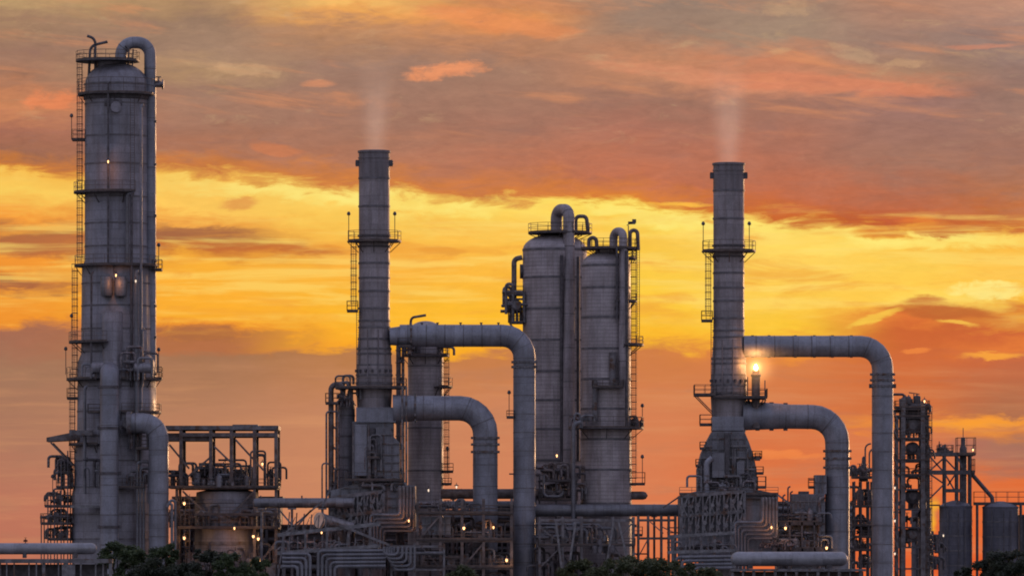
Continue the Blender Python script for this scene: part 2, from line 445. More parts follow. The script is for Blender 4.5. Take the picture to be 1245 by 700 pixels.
# slow warp, then finer streaky warp
wa = noise(u0, v0, 5., 13., 3., .5, 3.1); wb = noise(u0, v0, 16., 60., 6., .62, 7.7, .4)
wu = noise(u0, v0, 6., 9., 4., .5, 11.)
v1 = t.m('ADD', t.m('ADD', v0, cen(wa, .030)), cen(wb, .055))
u1 = t.m('ADD', u0, cen(wu, .10))
prof = {
0: [(0,190,152,106),(25,165,126,98),(60,160,118,98),(90,168,118,94),(112,206,124,84),(135,212,126,82),(158,172,108,86),(178,172,104,76),(194,218,120,50),(204,252,184,62),(232,254,204,84),(262,248,164,60),(280,184,106,62),(300,190,110,62),(318,248,160,56),(336,214,128,56),(347,168,102,66),(358,246,164,58),(388,240,150,50),(402,168,112,88),(450,168,118,94),(540,180,120,98),(620,196,118,96),(697,190,108,90)],
250: [(0,180,138,100),(30,160,125,102),(60,164,128,106),(85,184,142,106),(105,165,124,104),(150,168,118,97),(185,184,112,82),(206,214,118,56),(222,250,188,72),(250,254,206,90),(268,240,168,72),(284,172,106,66),(300,196,114,58),(322,250,182,62),(385,252,180,52),(398,236,148,52),(407,178,114,72),(424,182,116,76),(436,170,116,86),(500,190,128,98),(600,206,130,100),(697,200,120,96)],
430: [(0,250,186,98),(14,240,164,84),(30,196,138,96),(80,160,122,105),(150,168,118,98),(200,190,116,86),(222,222,122,54),(238,254,210,92),(268,252,206,86),(305,248,180,72),(380,253,190,52),(420,250,172,44),(432,192,124,78),(500,206,134,100),(600,210,134,100),(697,206,124,96)],
600: [(0,204,134,88),(22,234,146,80),(46,200,134,94),(80,165,122,102),(150,168,116,97),(200,194,112,82),(234,224,120,54),(249,255,222,92),(275,252,202,84),(320,252,192,72),(390,253,194,50),(422,250,175,44),(434,206,126,76),(500,212,132,95),(600,217,130,95),(697,212,120,90)],
780: [(0,152,126,112),(40,164,128,108),(75,196,132,98),(98,190,130,100),(118,164,116,98),(160,180,115,95),(215,206,110,75),(242,232,124,42),(254,255,228,92),(285,252,206,80),(350,254,212,72),(412,254,192,50),(428,216,126,72),(500,220,128,86),(600,225,124,84),(697,222,112,72)],
950: [(0,162,130,112),(45,164,134,114),(78,206,130,96),(104,212,130,96),(124,164,114,97),(180,182,114,92),(235,205,106,70),(260,216,100,42),(274,255,226,104),(310,254,216,100),(400,254,206,62),(424,236,148,62),(440,222,126,74),(500,220,120,76),(560,228,116,70),(697,232,106,58)],
1100: [(0,184,132,108),(50,162,126,112),(85,176,130,104),(106,196,126,96),(120,160,115,106),(200,166,115,97),(250,200,102,66),(272,202,88,46),(288,252,194,70),(320,254,214,90),(366,254,206,80),(384,228,124,60),(402,206,106,56),(440,214,106,60),(500,220,115,66),(514,250,142,52),(528,222,122,80),(600,234,114,64),(697,234,96,48)],
1245: [(0,196,142,118),(50,150,122,116),(120,160,120,106),(180,170,118,100),(235,200,116,76),(258,208,108,56),(275,216,108,48),(287,250,190,70),(340,254,206,90),(356,254,200,70),(376,216,130,60),(390,236,160,60),(405,206,106,60),(425,228,128,62),(440,205,106,70),(504,182,110,80),(513,250,150,60),(526,226,128,62),(542,170,110,95),(566,190,110,86),(582,230,110,60),(640,234,104,54),(697,230,90,46)],
}
def adj(y, k):
    c = lin(k)
    if y > 425: return (c[0]*.93, c[1]*1.0, c[2]*.93)
    if y < 300 and k[1] < .62*k[0]: return (c[0]*.90, c[1]*1.06, c[2]*1.12)
    if y < 243: return (c[0]*.98, c[1]*1.0, c[2]*.97)
    return (c[0], c[1]*.93, c[2]*.9)
EDGE = {0:198, 250:216, 430:230, 600:242, 780:248, 950:267, 1100:281, 1245:281}
def wgt(y): return max(0, min(1, (y-90)/110, (385-y)/85))
e1 = t.n('ShaderNodeSeparateColor', {0: t.ramp(t.m('DIVIDE', u1, 1.245, clamp=True), [(x/1245, ((e-240)/200+.5,)*3) for x, e in EDGE.items()])}).outputs[0]
wv = t.m('MINIMUM', t.mr(v1, .090, .200, smooth=False), t.mr(v1, .385, .300, smooth=False))
v2 = t.m('SUBTRACT', v1, t.m('MULTIPLY', wv, t.m('MULTIPLY', t.m('SUBTRACT', e1, .5), .2)))
fac = t.m('DIVIDE', v2, .7, clamp=True)
xs = sorted(prof); cur = None
for i, x in enumerate(xs):
    c = t.ramp(fac, [((y-wgt(y)*(EDGE[x]-240))/700, adj(y,k)) for y, *k in prof[x]])
    cur = c if cur is None else t.mix(t.mr(u1, xs[i-1]/1000, x/1000), cur, c)
sky = cur
# cloud texture: mottled deck above, soft streaks below
NZA = noise(u0, v0, 11., 48., 7., .65, 1.7, .4); NZB = noise(u0, v0, 42., 75., 5., .62, 5.2, .3)
def ell(cx, cy, rx, ry, slope=0., sharp=1., wob=.6, sx=9., sy=40., seed=0.):
    """ragged streak centred at (cx, cy) thousandths, half sizes rx, ry, drifting down by slope per unit right"""
    a = t.m('DIVIDE', t.m('SUBTRACT', u1, cx/1000), rx/1000)
    vv = t.m('SUBTRACT', t.m('ADD', v0, cen(wb, .02)), cy/1000)
    vv = t.m('SUBTRACT', vv, t.m('MULTIPLY', t.m('SUBTRACT', u1, cx/1000), slope))
    b = t.m('DIVIDE', vv, ry/1000)
    d = t.m('ADD', t.m('MULTIPLY', a, a), t.m('MULTIPLY', b, b))
    nz = NZB if sx > 20 else NZA
    d = t.m('ADD', d, cen(nz, wob*4))
    return t.mr(d, 1.25, .1)
def blend(cx, cy, rx, ry, col, k=1., **kw):
    global sky
    sky = t.mix(t.m('MULTIPLY', ell(cx, cy, rx, ry, **kw), k), sky, lin(col))
blend(315, 300, 110, 9, (196,108,54), .9, slope=.05, seed=1.)        # brown streaks in the yellow band, left
blend(225, 284, 95, 10, (166,104,68), .9, slope=.02, seed=2.)
blend(120, 345, 85, 5, (190,108,58), .0, seed=3.)
blend(30, 346, 70, 6, (168,100,66), .7, seed=4.)
blend(295, 248, 30, 8, (228,150,72), .8, seed=5.)
blend(525, 306, 32, 5, (226,150,60), .7, seed=6.)
blend(240, 402, 62, 10, (170,106,66), .8, seed=7.)
blend(60, 300, 90, 14, (182,108,66), .6, seed=7.5)
blend(60, 122, 36, 14, (240,136,84), .8, seed=8., wob=.7, sx=30.)             # glowing patches in the deck, left
blend(545, 86, 56, 10, (238,148,98), .9, slope=-.12, seed=9., wob=.75, sx=30.)
blend(455, 91, 12, 6, (236,190,130), .0, seed=10., wob=.6, sx=30.)
blend(292, 84, 46, 9, (206,162,120), .55, slope=.1, seed=11., sx=30., sy=60., wob=.9)
blend(395, 103, 20, 5, (214,140,100), .8, seed=12.)
blend(330, 180, 40, 8, (214,124,76), .6, slope=.15, seed=13.)
blend(600, 26, 110, 14, (234,142,84), .7, slope=.16, seed=14.)        # peach streaks, upper middle
blend(640, 8, 90, 8, (206,134,90), .5, slope=.1, seed=15.)
blend(820, 88, 150, 12, (220,142,104), .65, slope=.15, seed=16.)
blend(1020, 103, 150, 12, (224,134,96), .7, slope=.06, seed=17.)
blend(955, 10, 34, 11, (212,166,122), .4, seed=18., sx=40., sy=60., wob=.9)
blend(1040, 66, 36, 10, (200,160,122), .5, slope=.2, seed=19., sx=40., sy=60., wob=.9)
blend(1100, 76, 30, 5, (206,160,118), .5, seed=20., sx=40., sy=60., wob=.9)
blend(960, 62, 18, 5, (204,162,120), .7, seed=21., sx=40., sy=60.)
blend(1190, 56, 40, 4, (206,134,106), .7, seed=22.)
blend(900, 250, 150, 5, (255,226,92), .0, seed=23.)
blend(830, 247, 46, 4, (252,186,58), .9, seed=24., wob=.4)            # torn yellow rim
blend(1150, 284, 45, 7, (196,104,54), .8, seed=25., slope=.05)
blend(1120, 268, 30, 5, (226,112,50), .6, seed=26.)
blend(1150, 368, 105, 14, (255,220,98), .7, slope=.05, seed=27.5, wob=.5)
blend(1140, 379, 92, 9, (196,104,52), .95, slope=.06, seed=27., wob=.5)   # cloud lump, right
blend(1112, 367, 30, 9, (196,100,50), .95, seed=28., wob=.4)
blend(1210, 392, 60, 7, (214,122,56), .8, slope=.08, seed=29.)
blend(1175, 372, 0.1, .1, (250,190,70), 0., seed=30.)
blend(1200, 354, 56, 12, (255,230,130), .95, seed=31., sx=50., sy=80., wob=.8)
blend(1060, 385, 34, 5, (254,212,80), .7, slope=-.3, seed=32.)
blend(1165, 393, 26, 4, (250,196,80), .8, slope=.2, seed=33.)
blend(1205, 433, 42, 5, (248,164,62), .9, seed=34., wob=.5)
blend(1105, 428, 24, 4, (244,140,66), .7, seed=35.)
blend(1185, 514, 70, 6, (250,158,52), .9, seed=36., wob=.4)
blend(1190, 545, 60, 14, (176,112,94), .7, seed=37.)
blend(1040, 300, 80, 10, (255,226,110), .6, slope=-.1, seed=38.)
blend(1133, 628, 13, 26, (252,184,48), .95, seed=42., wob=.1)
blend(985, 342, 60, 8, (254,216,100), .5, slope=-.2, seed=39.)
blend(940, 552, 80, 5, (244,138,72), .7, seed=40.)
# mottling
mot = noise(u1, v0, 26., 85., 9., .68, 21., .6); mot2 = noise(u1, v0, 8., 24., 6., .6, 33., .3)
mot3 = noise(u1, v0, 70., 190., 5., .6, 61., .3)
deck = t.mr(v2, .26, .20)
mm = t.m('ADD', t.m('MULTIPLY', cen(mot, 1.), .62), t.m('ADD', t.m('MULTIPLY', cen(mot2, 1.), .60), t.m('MULTIPLY', cen(mot3, 1.), .28)))
lowk = t.mr(v1, .40, .46, .26, .13)
amt = t.m('ADD', t.m('MULTIPLY', deck, .42), lowk)
gain = t.m('ADD', 1., t.m('MULTIPLY', mm, amt))
gc = t.n('ShaderNodeCombineColor', {0: t.m('POWER', gain, 1.05), 1: gain, 2: t.m('POWER', gain, .85)}).outputs[0]
sky = t.mix(1., sky, gc, 'MULTIPLY')
rimn = t.mr(noise(u1, v0, 5., 9., 4., .6, 71.), .35, .6)
rim = t.m('MULTIPLY', t.m('MULTIPLY', t.mr(v2, .240, .249), t.mr(v2, .268, .251)), t.m('MULTIPLY', rimn, t.mr(u1, .1, .45, .3, .85)))
sky = t.mix(rim, sky, lin((255,236,122)))
wis = noise(t.m('ADD', u0, cen(wb,.03)), t.m('SUBTRACT', v0, t.m('MULTIPLY', u0, .11)), 4.5, 34., 8., .62, 81., .5)
sky = t.mix(t.m('MULTIPLY', t.m('MULTIPLY', deck, t.mr(v0, .20, .13)), t.mr(wis, .52, .74, 0., .62)), sky, lin((228,146,96)))
wis2 = noise(u1, v0, 12., 44., 8., .66, 91., .6)
sky = t.mix(t.m('MULTIPLY', t.m('MULTIPLY', deck, t.mr(v0, .24, .10)), t.mr(wis2, .56, .76, 0., .5)), sky, lin((206,166,122)))
sky = t.mix(t.m('MULTIPLY', deck, t.mr(wis2, .46, .28, 0., .3)), sky, lin((150,110,100)))
bandm = t.m('MULTIPLY', t.mr(v1, .245, .275), t.mr(v1, .405, .36))
stn = noise(u1, v0, 4., 55., 7., .6, 41., .3); stn2 = noise(u1, v0, 7., 38., 6., .6, 47., .4)
sky = t.mix(t.m('MULTIPLY', bandm, t.mr(stn, .46, .64, 0., .55)), sky, lin((255,220,112)))
sky = t.mix(t.m('MULTIPLY', bandm, t.mr(stn2, .50, .68, 0., .62)), sky, lin((240,160,60)))
lowm = t.mr(v1, .42, .47)
sky = t.mix(t.m('MULTIPLY', lowm, t.mr(stn, .45, .75, 0., .30)), sky, lin((228,160,108)))
sky = t.mix(t.m('MULTIPLY', lowm, t.mr(stn2, .5, .75, 0., .35)), sky, lin((176,122,94)))
lum = t.n('ShaderNodeRGBToBW', {0: sky}).outputs[0]
sky = t.mix(t.mr(v1, .22, .30, .05, .0), sky, t.n('ShaderNodeCombineColor', {0: lum, 1: lum, 2: t.m('MULTIPLY', lum, .92)}).outputs[0])
# the rest of the dome: physical twilight sky plus thin cool overcast
ns = t.n('ShaderNodeTexSky', sky_type='NISHITA'); ns.sun_disc = False
ns.sun_elevation = SUN_EL; ns.sun_rotation = SUN_AZ; ns.air_density = 1.2; ns.dust_density = 2.0; ns.ozone_density = 2.
nish = t.n('ShaderNodeMix', data_type='RGBA', blend_type='MULTIPLY'); t.t.links.new(ns.outputs[0], nish.inputs[6]); nish.inputs[0].default_value = 1; nish.inputs[7].default_value = (.06,.06,.06,1)
cov = t.n('ShaderNodeTexNoise', {'Vector': tc.outputs['Generated'], 'Scale': 3., 'Detail': 5.}).outputs[0]
cool = t.mix(t.mr(cov, .35, .7), (.36,.365,.52), (.46,.45,.58))
cool = t.mix(t.mr(dz, .0, .5), tuple(c*1. for c in (.43,.38,.43)), cool)
domec = t.mix(1., cool, nish.outputs[2], 'ADD')
# warm cloud glow fades out sideways and upwards
f = t.m('MULTIPLY', t.mr(dy, .0, .65), t.mr(dz, .62, .24))
col = t.mix(f, domec, sky)
bg = t.n('ShaderNodeBackground', {0: col, 1: 1.0})
t.n('ShaderNodeOutputWorld', {0: bg.outputs[0]})
w.cycles.sampling_method = 'MANUAL'; w.cycles.sample_map_resolution = 1024
# ---------------------------------------------------------------- sun, behind thin cloud
sd = bpy.data.lights.new('sun', 'SUN'); sd.energy = 1.5; sd.angle = math.radians(10); sd.color = (1., .56, .28)
so = bpy.data.objects.new('sun', sd); COL.objects.link(so)
SUN_AZ = math.radians(26)
sdir = Vector((math.sin(SUN_AZ)*math.cos(SUN_EL), math.cos(SUN_AZ)*math.cos(SUN_EL), math.sin(SUN_EL)))
so.rotation_euler = sdir.to_track_quat('Z', 'Y').to_euler(); so.location = (100, 900, 120)
# ---------------------------------------------------------------- ground
m, g = new_mat('gravel_ground'); tg = g.n('ShaderNodeTexCoord')
n1 = g.n('ShaderNodeTexNoise', {'Vector': tg.outputs['Object'], 'Scale': .05, 'Detail': 8.}).outputs[0]
n2 = g.n('ShaderNodeTexNoise', {'Vector': tg.outputs['Object'], 'Scale': 4., 'Detail': 4.}).outputs[0]
c = g.mix(g.mr(n1, .42, .6), (.075,.07,.065), (.035,.05,.02)); c = g.mix(g.mr(n2, .3, .7, 0., .5), c, (.12,.11,.10))
g.n('ShaderNodeOutputMaterial', {0: g.n('ShaderNodeBsdfPrincipled', {'Base Color': c, 'Roughness': .9}).outputs[0]})
gm = MB(); gm.face([(-5000,-1000,0),(5000,-1000,0),(5000,9000,0),(-5000,9000,0)])
solo('ground', gm, m, kind='structure')
m2 = plain('concrete_pavement', (.2,.19,.18), .85, 0., .4, .3)
gm = MB(); gm.bb((-85,262,-.2),(90,330,.004)); solo('plant_pavement', gm, m2, kind='structure')
G0 = 761    # picture height of the ground at 300 m
def gy(Y): return HY + CAM_H/S(Y)
# ================================================================ great column, far left
Y = 300
def Tt(name, label, cat, px, Y, group=None): return T(name, label, cat, X(px, Y), Y, 0, group)
t = Tt('distillation_column', 'tallest and widest grey column with a domed top and looping overhead pipe, far left', 'column', 141, Y)
bands = list(range(127, 320, 17))
shell(t, 141.5, Y, [(G0,54),(600,54),(590,51.5),(545,50.5),(538,48),(440,47),(430,43),(325,42),(318,38.5),(103,38.5)] + dome(103, 38.5, 27), [103,127,166,200,240,272,300,345,372,400,428,470,500,530,560,592,625,655], 48)
s = S(Y)
mb = MB(); mb.lathe(X(141.5,Y), Y, [(39.6*s, Z(122,Y)), (40.3*s, Z(121,Y)), (40.3*s, Z(115,Y)), (39*s, Z(114,Y))], 40); t.part('reinforcing_ring', mb, M['dark'])
plat(t, 141.5, 115, Y, 39, 47, 0, 360, 18)
plat(t, 131, 74, Y, 14, 39, 0, 360, 11, brackets=False, mat=M['dark'])
mb = MB(); mb.lathe(X(133,Y), Y, [(16*s, Z(92,Y)), (16*s, Z(75,Y))], 20); t.part('top_nozzle_skirt', mb, M['col'])
plat(t, 141.5, 234, Y, 38, 52, 150, 300, 12)
plat(t, 141.5, 323, Y, 42, 51, 0, 360, 12); plat(t, 141.5, 540, Y, 50, 58, 110, 250, 11); plat(t, 141.5, 501, Y, 47, 55, 280, 410, 10)
plat(t, 141.5, 461, Y, 46, 61, 130, 250, 14); plat(t, 141.5, 461, Y, 46, 55, 280, 400, 13)
plat(t, 141.5, 416, Y, 42, 58, 165, 262, 12)
plat(t, 139, 373, Y, 10, 27, 180, 360, 9, brackets=False)
flatplat(t, 88, 104, 170, Y-1, Y+1, 12); flatplat(t, 82, 96, 484, Y-1, Y+1, 12); flatplat(t, 186, 197, 328, Y-1.2, Y+1, 12)
flatplat(t, 187, 197, 460, Y-1.2, Y+1, 14); flatplat(t, 107, 122, 501, Y-6.2, Y-5, 10); flatplat(t, 165, 186, 545, Y-6.5, Y-4.5, 10)
flatplat(t, 122, 176, 592, Y-6.6, Y-5.2, 11, sides='flr')
flatplat(t, 86, 122, 614, Y-6.6, Y-5.1, 0, thick=.3, mat=M['galv'])
ladder(t, 97, 322, 74, Y-.6); ladder(t, 91, 458, 326, Y-.6, w=.5); ladder(t, 88, 600, 462, Y-.6); ladder(t, 161, 234, 120, Y-4.2, cage=False)
for a in ((87,170,141),(87,414,384),(80,455,424),(193,327,298),(193,458,425)): lpost(t, *a, Y-.9)
# overhead line looping down the right flank
mb = pipe_mesh(pth(Y, (147,88), (147,52,Y), (182.5,52,Y), (182.5,G0)), .72, 1.55, 20, 8, ring=6., ringr=1.07)
t.part('overhead_pipe', mb, M['duct'])
for py in (100, 148, 200, 262, 318, 372, 410, 455):
    mb = MB(); mb.bb((X(176,Y), Y-.5, Z(py,Y)-.12), (X(190.5,Y), Y+.2, Z(py,Y)+.12)); t.part('pipe_clamp', mb, M['dark'])
mb = valve_mb(P(193,103,Y), .8); mb.tube(pth(Y,(184,103),(199,103)), .35, 12); mb.collar(P(198,103,Y),(1,0,0),.6,.2); t.part('valve', mb, M['valve'])
for pp, r in (([(116,88),(116,47),(106,44)], .17), ([(108,92),(110,56),(131,51)], .17), ([(156,78),(157,58),(152,56)], .12), ([(161,80),(162,60)], .09)):
    t.part('vent_pipe', pipe_mesh(pth(Y-.8, *pp), r, .9, 10, 5), M['dark'])
# risers on the face of the column
for px, a, b, r, m in ((131.5, 322, 100, .13, 'dark'), (155, 322, 235, .22, 'pipe'), (160, 470, 235, .16, 'dark'), (166, 560, 330, .26, 'pipe'), (171.5, 600, 128, .16, 'duct'), (111, 460, 330, .13, 'dark'), (103, 600, 470, .2, 'pipe'), (173, 470, 400, .14, 'galv')):
    t.part('riser_pipe', pipe_mesh(pth(Y-(4.4 if px < 170 else 4.1)+(0 if b < 300 else -.4), (px, a), (px, b), (px+3, b)), r, .5, 10, 3, ring=4.), M[m])
mb = MB(); mb.lathe(X(139,Y), Y-3.8, [(13*s, Z(600,Y)), (13*s, Z(382,Y)), (12*s, Z(380,Y)), (0.01, Z(378,Y))], 24); t.part('shell_stiffener', mb, M['col'])
for px in (132.5, 149.5):
    mb = MB(); mb.lathe(X(px,Y), Y-4.55, [(.62, Z(362,Y)), (.75, Z(358,Y)), (.75, Z(341,Y)), (.62, Z(338,Y)), (.2, Z(337,Y))], 18); t.part('level_drum', mb, M['pipe'])
mb = MB(); mb.lathe(X(140,Y), Y, [(40.5*s, Z(132,Y)), (41*s, Z(131,Y)), (41*s, Z(125,Y)), (40.5*s, Z(124,Y))], 12, 255, 285); t.part('manway', mb, M['dark'])
t.part('manway', pipe_mesh(pth(Y, (141,130,Y-3.7), (141,130,Y-4.5)), .65, 1, 18), M['col'])
# big manifold drums either side
for p0, p1 in ((110, 128), (162, 186)):
    mb = MB(); mb.tube(pth(Y-5.2, (p0,447), (p0+2,447), (p1-2,447), (p1,447)), [.2,.65,.65,.2], 16); t.part('manifold_drum', mb, M['col'])
clutter(t, 108, 124, 460, 437, Y-5.8, Y-5.0, 5, 11, 'pv'); clutter(t, 152, 176, 462, 420, Y-5.8, Y-5., 8, 12, 'pvg')
clutter(t, 150, 178, 592, 560, Y-6.4, Y-5.4, 7, 14, 'pvg'); clutter(t, 108, 122, 592, 540, Y-6.2, Y-5.4, 5, 15, 'pg')
clutter(t, 150, 180, 545, 500, Y-5.9, Y-5.2, 6, 17, 'pg')
# canopy on the left flank
mb = MB(); zt = [P(58,537,Y), P(58,532,Y), P(88,526,Y), P(110,524,Y), P(110,534,Y)]
fr = [p+V(0,-2.2,0) for p in zt]; bk = [p+V(0,2.2,0) for p in zt]
mb.face(fr); mb.face(bk[::-1])
for i in range(5): j = (i+1) % 5; mb.face([fr[j], fr[i], bk[i], bk[j]])
c = t.part('canopy', mb, M['steelb'])
for dy in (-2, 2):
    mb = MB(); mb.bar(P(63,538,Y)+V(0,dy,0), P(90,566,Y)+V(0,dy,0), .2); t.part('canopy_strut', mb, M['steelb'], c)
t.part('flat_hood', (lambda b: (b.bb((X(88,Y),Y-5.6,Z(530,Y)),(X(116,Y),Y-4.4,Z(524,Y))), b)[1])(MB()), M['steel'])
# ---------------------------------------------------------------- two fat pale ducts in front of it
d1 = Tt('riser_duct', 'fat pale vertical duct with a rounded head, before the far left column', 'duct', 133, Y-7.6)
mb = pipe_mesh(pth(Y-7.6, (133,G0+20), (133,452), (134,450,Y-3)), 1.12, 1.3, 24, 7, ring=3.6, ringr=1.03, start=1.)
d1.part('duct_body', mb, M['duct'])
for py in (470,520,575,640):
    mb = MB(); mb.collar(P(133,py,Y-7.6), (0,0,1), 1.26, .28, 20)
    for dx in (-1.3, 1.3): mb.box(P(133,py,Y-7.6)+V(dx,0,0), (.3,.4,.4))
    d1.part('flange', mb, M['dark'])
d2 = Tt('elbow_duct', 'pale duct that leaves the far left column and bends straight down', 'duct', 193, Y-7)
mb = pipe_mesh(pth(Y-7, (157,514), (193,514), (193,G0+20)), 1.2, 1.9, 24, 6, ring=2.6, ringr=1.03, start=.8)
d2.part('duct_body', mb, M['duct'])
mb = MB(); mb.tube(pth(Y-7,(154,514),(160,514)), 1.4, 22); mb.tube([P(157,514,Y-7),P(157,514,Y-4)], .8, 16); d2.part('inlet_flange', mb, M['steel'])
# thin process lines between the ducts
for k, (a, b, c_, d) in enumerate(((167,561,182,610),(171,568,182,600),(175,576,181,612),(206,608,213,690),(204,612,209,690))):
    tt = Tt('process_pipe', ['thin bent pipe, outermost of three left of the pale elbow duct','thin bent pipe, middle of three left of the pale elbow duct','thin bent pipe, innermost of three left of the pale elbow duct','thin upright pipe just right of the pale elbow duct','thin upright pipe touching the right flank of the pale elbow duct'][k], 'pipe', a, Y-6.5, 'thin process pipes by the far left column')
    if k < 3: pp = pth(Y-6.3, (a, G0), (a, b), (c_, b), (c_, d))
    else: pp = pth(Y-6.3-.5*k, (c_, G0), (c_, b), (a, b), (a, b+4))
    tt.part('pipe_body', pipe_mesh(pp, .17, .4, 10, 4, ring=2.5), M['pipe'])
# ---------------------------------------------------------------- stair scaffold on its left
t = Tt('access_scaffold', 'open stair scaffold with crowded landings left of the far left column', 'scaffold', 68, Y)
for px in (52, 60, 68, 76, 84):
    for y in (Y-2.5, Y+2.5):
        mb = MB(); mb.bar((X(px,Y), y, 0), (X(px,Y), y, Z({52:626,60:598,68:596,76:560,84:548}[px],Y)), .14); t.part('post', mb, M['dark'])
flatplat(t, 51, 88, 636, Y-2.5, Y+2.5, 12); flatplat(t, 56, 88, 615, Y-2.5, Y+2.5, 13); flatplat(t, 70, 88, 592, Y-2.4, Y+2.4, 10); flatplat(t, 74, 88, 574, Y-2.2, Y+2.2, 9); flatplat(t, 60, 88, 655, Y-2.4, Y+2.4, 10)
clutter(t, 60, 86, 636, 617, Y-2, Y+2, 12, 21, 'pvdg', ('dark','valve','steel')); clutter(t, 66, 86, 615, 590, Y-2, Y+2, 12, 22, 'pvg', ('dark','valve','steel'))
clutter(t, 73, 87, 592, 548, Y-2, Y+1, 12, 23, 'pvg', ('dark','valve','steel')); clutter(t, 56, 86, 655, 637, Y-2, Y+2, 10, 24, 'pvdg', ('dark','valve','steel'))
clutter(t, 76, 86, 574, 545, Y-2, Y+1, 7, 26, 'vp', ('dark','valve')); lpost(t, 64, 600, 579, Y-2)
# ---------------------------------------------------------------- steel frame with drum, right of the column
Y = 304
t = Tt('process_structure', 'open steel process frame with cluttered deck and flat roof, right of the pale elbow duct', 'steel structure', 270, Y)
frame(t, (217, 311, 337), (593, 641), Y-4, Y+4, w=.34, pyt=593, mat='steelb')
frame(t, (222, 258, 283, 311, 337), (529,), Y-4, Y+4, w=.42, pyt=521, mat='steelb', foot=593,
      diag=((208,541,232,570),(258,556,230,580),(262,543,282,562),(288,535,322,572),(224,597,250,622),(337,660,311,690),(311,597,283,625)))
mb = MB(); mb.bb((X(200,Y), Y-4.3, Z(523,Y)), (X(340,Y), Y+4.3, Z(518,Y))); t.part('roof_beam', mb, M['steel'])
mb = MB(); mb.bb((X(284,Y), Y-3.3, Z(518,Y)), (X(315,Y), Y+3.3, Z(516.5,Y))); t.part('roof_hatch', mb, M['steel'])
mb = MB(); mb.bb((X(203,Y), Y-3.6, Z(536,Y)), (X(258,Y), Y+3.6, Z(527,Y))); mb.bb((X(258,Y), Y-3.3, Z(532,Y)), (X(284,Y), Y+3.3, Z(527,Y))); t.part('roof_tray', mb, M['steelb'])
flatplat(t, 206, 340, 592, Y-4.6, Y+4.2, 10); flatplat(t, 218, 340, 641, Y-4.8, Y+4.2, 11)
for pp in ((345,593),(345,641)): pass
clutter(t, 228, 305, 590, 548, Y-3, Y+3, 26, 31, 'pvdgg'); clutter(t, 240, 300, 590, 562, Y-3.6, Y+3, 26, 32, 'vgdp', ('dark','valve','steel'))
clutter(t, 322, 335, 590, 548, Y-3, Y+2, 7, 33, 'pv', ('dark','valve')); clutter(t, 205, 222, 592, 558, Y-3, Y+1, 9, 34, 'pvg', ('dark','valve'))
clutter(t, 300, 336, 641, 606, Y-3.9, Y-2, 12, 35, 'pvg'); clutter(t, 205, 235, 641, 610, Y-3.9, Y-2, 9, 36, 'pvg', ('dark','valve','steel')); clutter(t, 225, 335, 690, 655, Y-3.9, Y-2, 18, 37, 'pvdg', ('dark','valve','steel'))
for px in (216, 228): ladder(t, px, 690, 600, Y-4.7, cage=False)
flatplat(t, 236, 338, 625, Y-5.4, Y-4.6, 9, sides='f'); clutter(t, 236, 316, 640, 612, Y-4.4, Y-3.9, 16, 38, 'pvg', ('steel','valve','box','pipe'))
clutter(t, 236, 316, 592, 575, Y-4.4, Y-3.6, 14, 39, 'vpd', ('steel','valve','box')); clutter(t, 240, 330, 700, 664, Y-5, Y-4.2, 16, 40, 'pvde', ('steel','valve','dark'))
s = S(Y)
t = Tt('process_drum', 'wide squat grey drum inside the open steel frame, right of the far left column', 'drum', 274, Y-.6)
mb = MB(); mb.lathe(X(276,Y), Y-.2, [(39*s,0.3),(39*s,Z(612,Y)),(40*s,Z(611,Y)),(40*s,Z(608,Y)),(38*s,Z(607,Y)),(37*s,Z(598,Y)),(20*s,Z(594,Y)),(.05,Z(593.5,Y))], 40); t.part('shell', mb, M['col'])
mb = MB(); mb.lathe(X(276,Y), Y-.2, [(39.2*s,Z(662,Y)),(40.4*s,Z(662,Y)),(40.4*s,Z(658,Y)),(39.2*s,Z(658,Y))], 40); t.part('band', mb, M['steel'])
# ================================================================ long header pipe with rounded end
Y = 293
t = Tt('header_pipe', 'pale horizontal pipe with rounded end above the rack between drum and left stack', 'pipe', 353, Y)
mb = MB(); mb.tube(pth(Y, (307,611),(307.6,611),(309,611),(312,611),(430,611)), [.02,.3,.5,.6,.6], 20)
for px in (340, 372): mb.collar(P(px,611,Y),(1,0,0),.64,.1,20)
t.part('pipe_body', mb, M['pipe'])
for px in (318, 355, 392):
    mb = MB(); mb.bar((X(px,Y),Y,0),(X(px,Y),Y,Z(617,Y)),.3); mb.bb((X(px,Y)-.5,Y-.5,Z(618,Y)-.1),(X(px,Y)+.5,Y+.5,Z(618,Y)+.1)); t.part('support', mb, M['steel'])
for px in (317,367): t.part('vent_pipe', pipe_mesh(pth(Y,(px,606),(px,602)), .09, 1, 8), M['dark'])
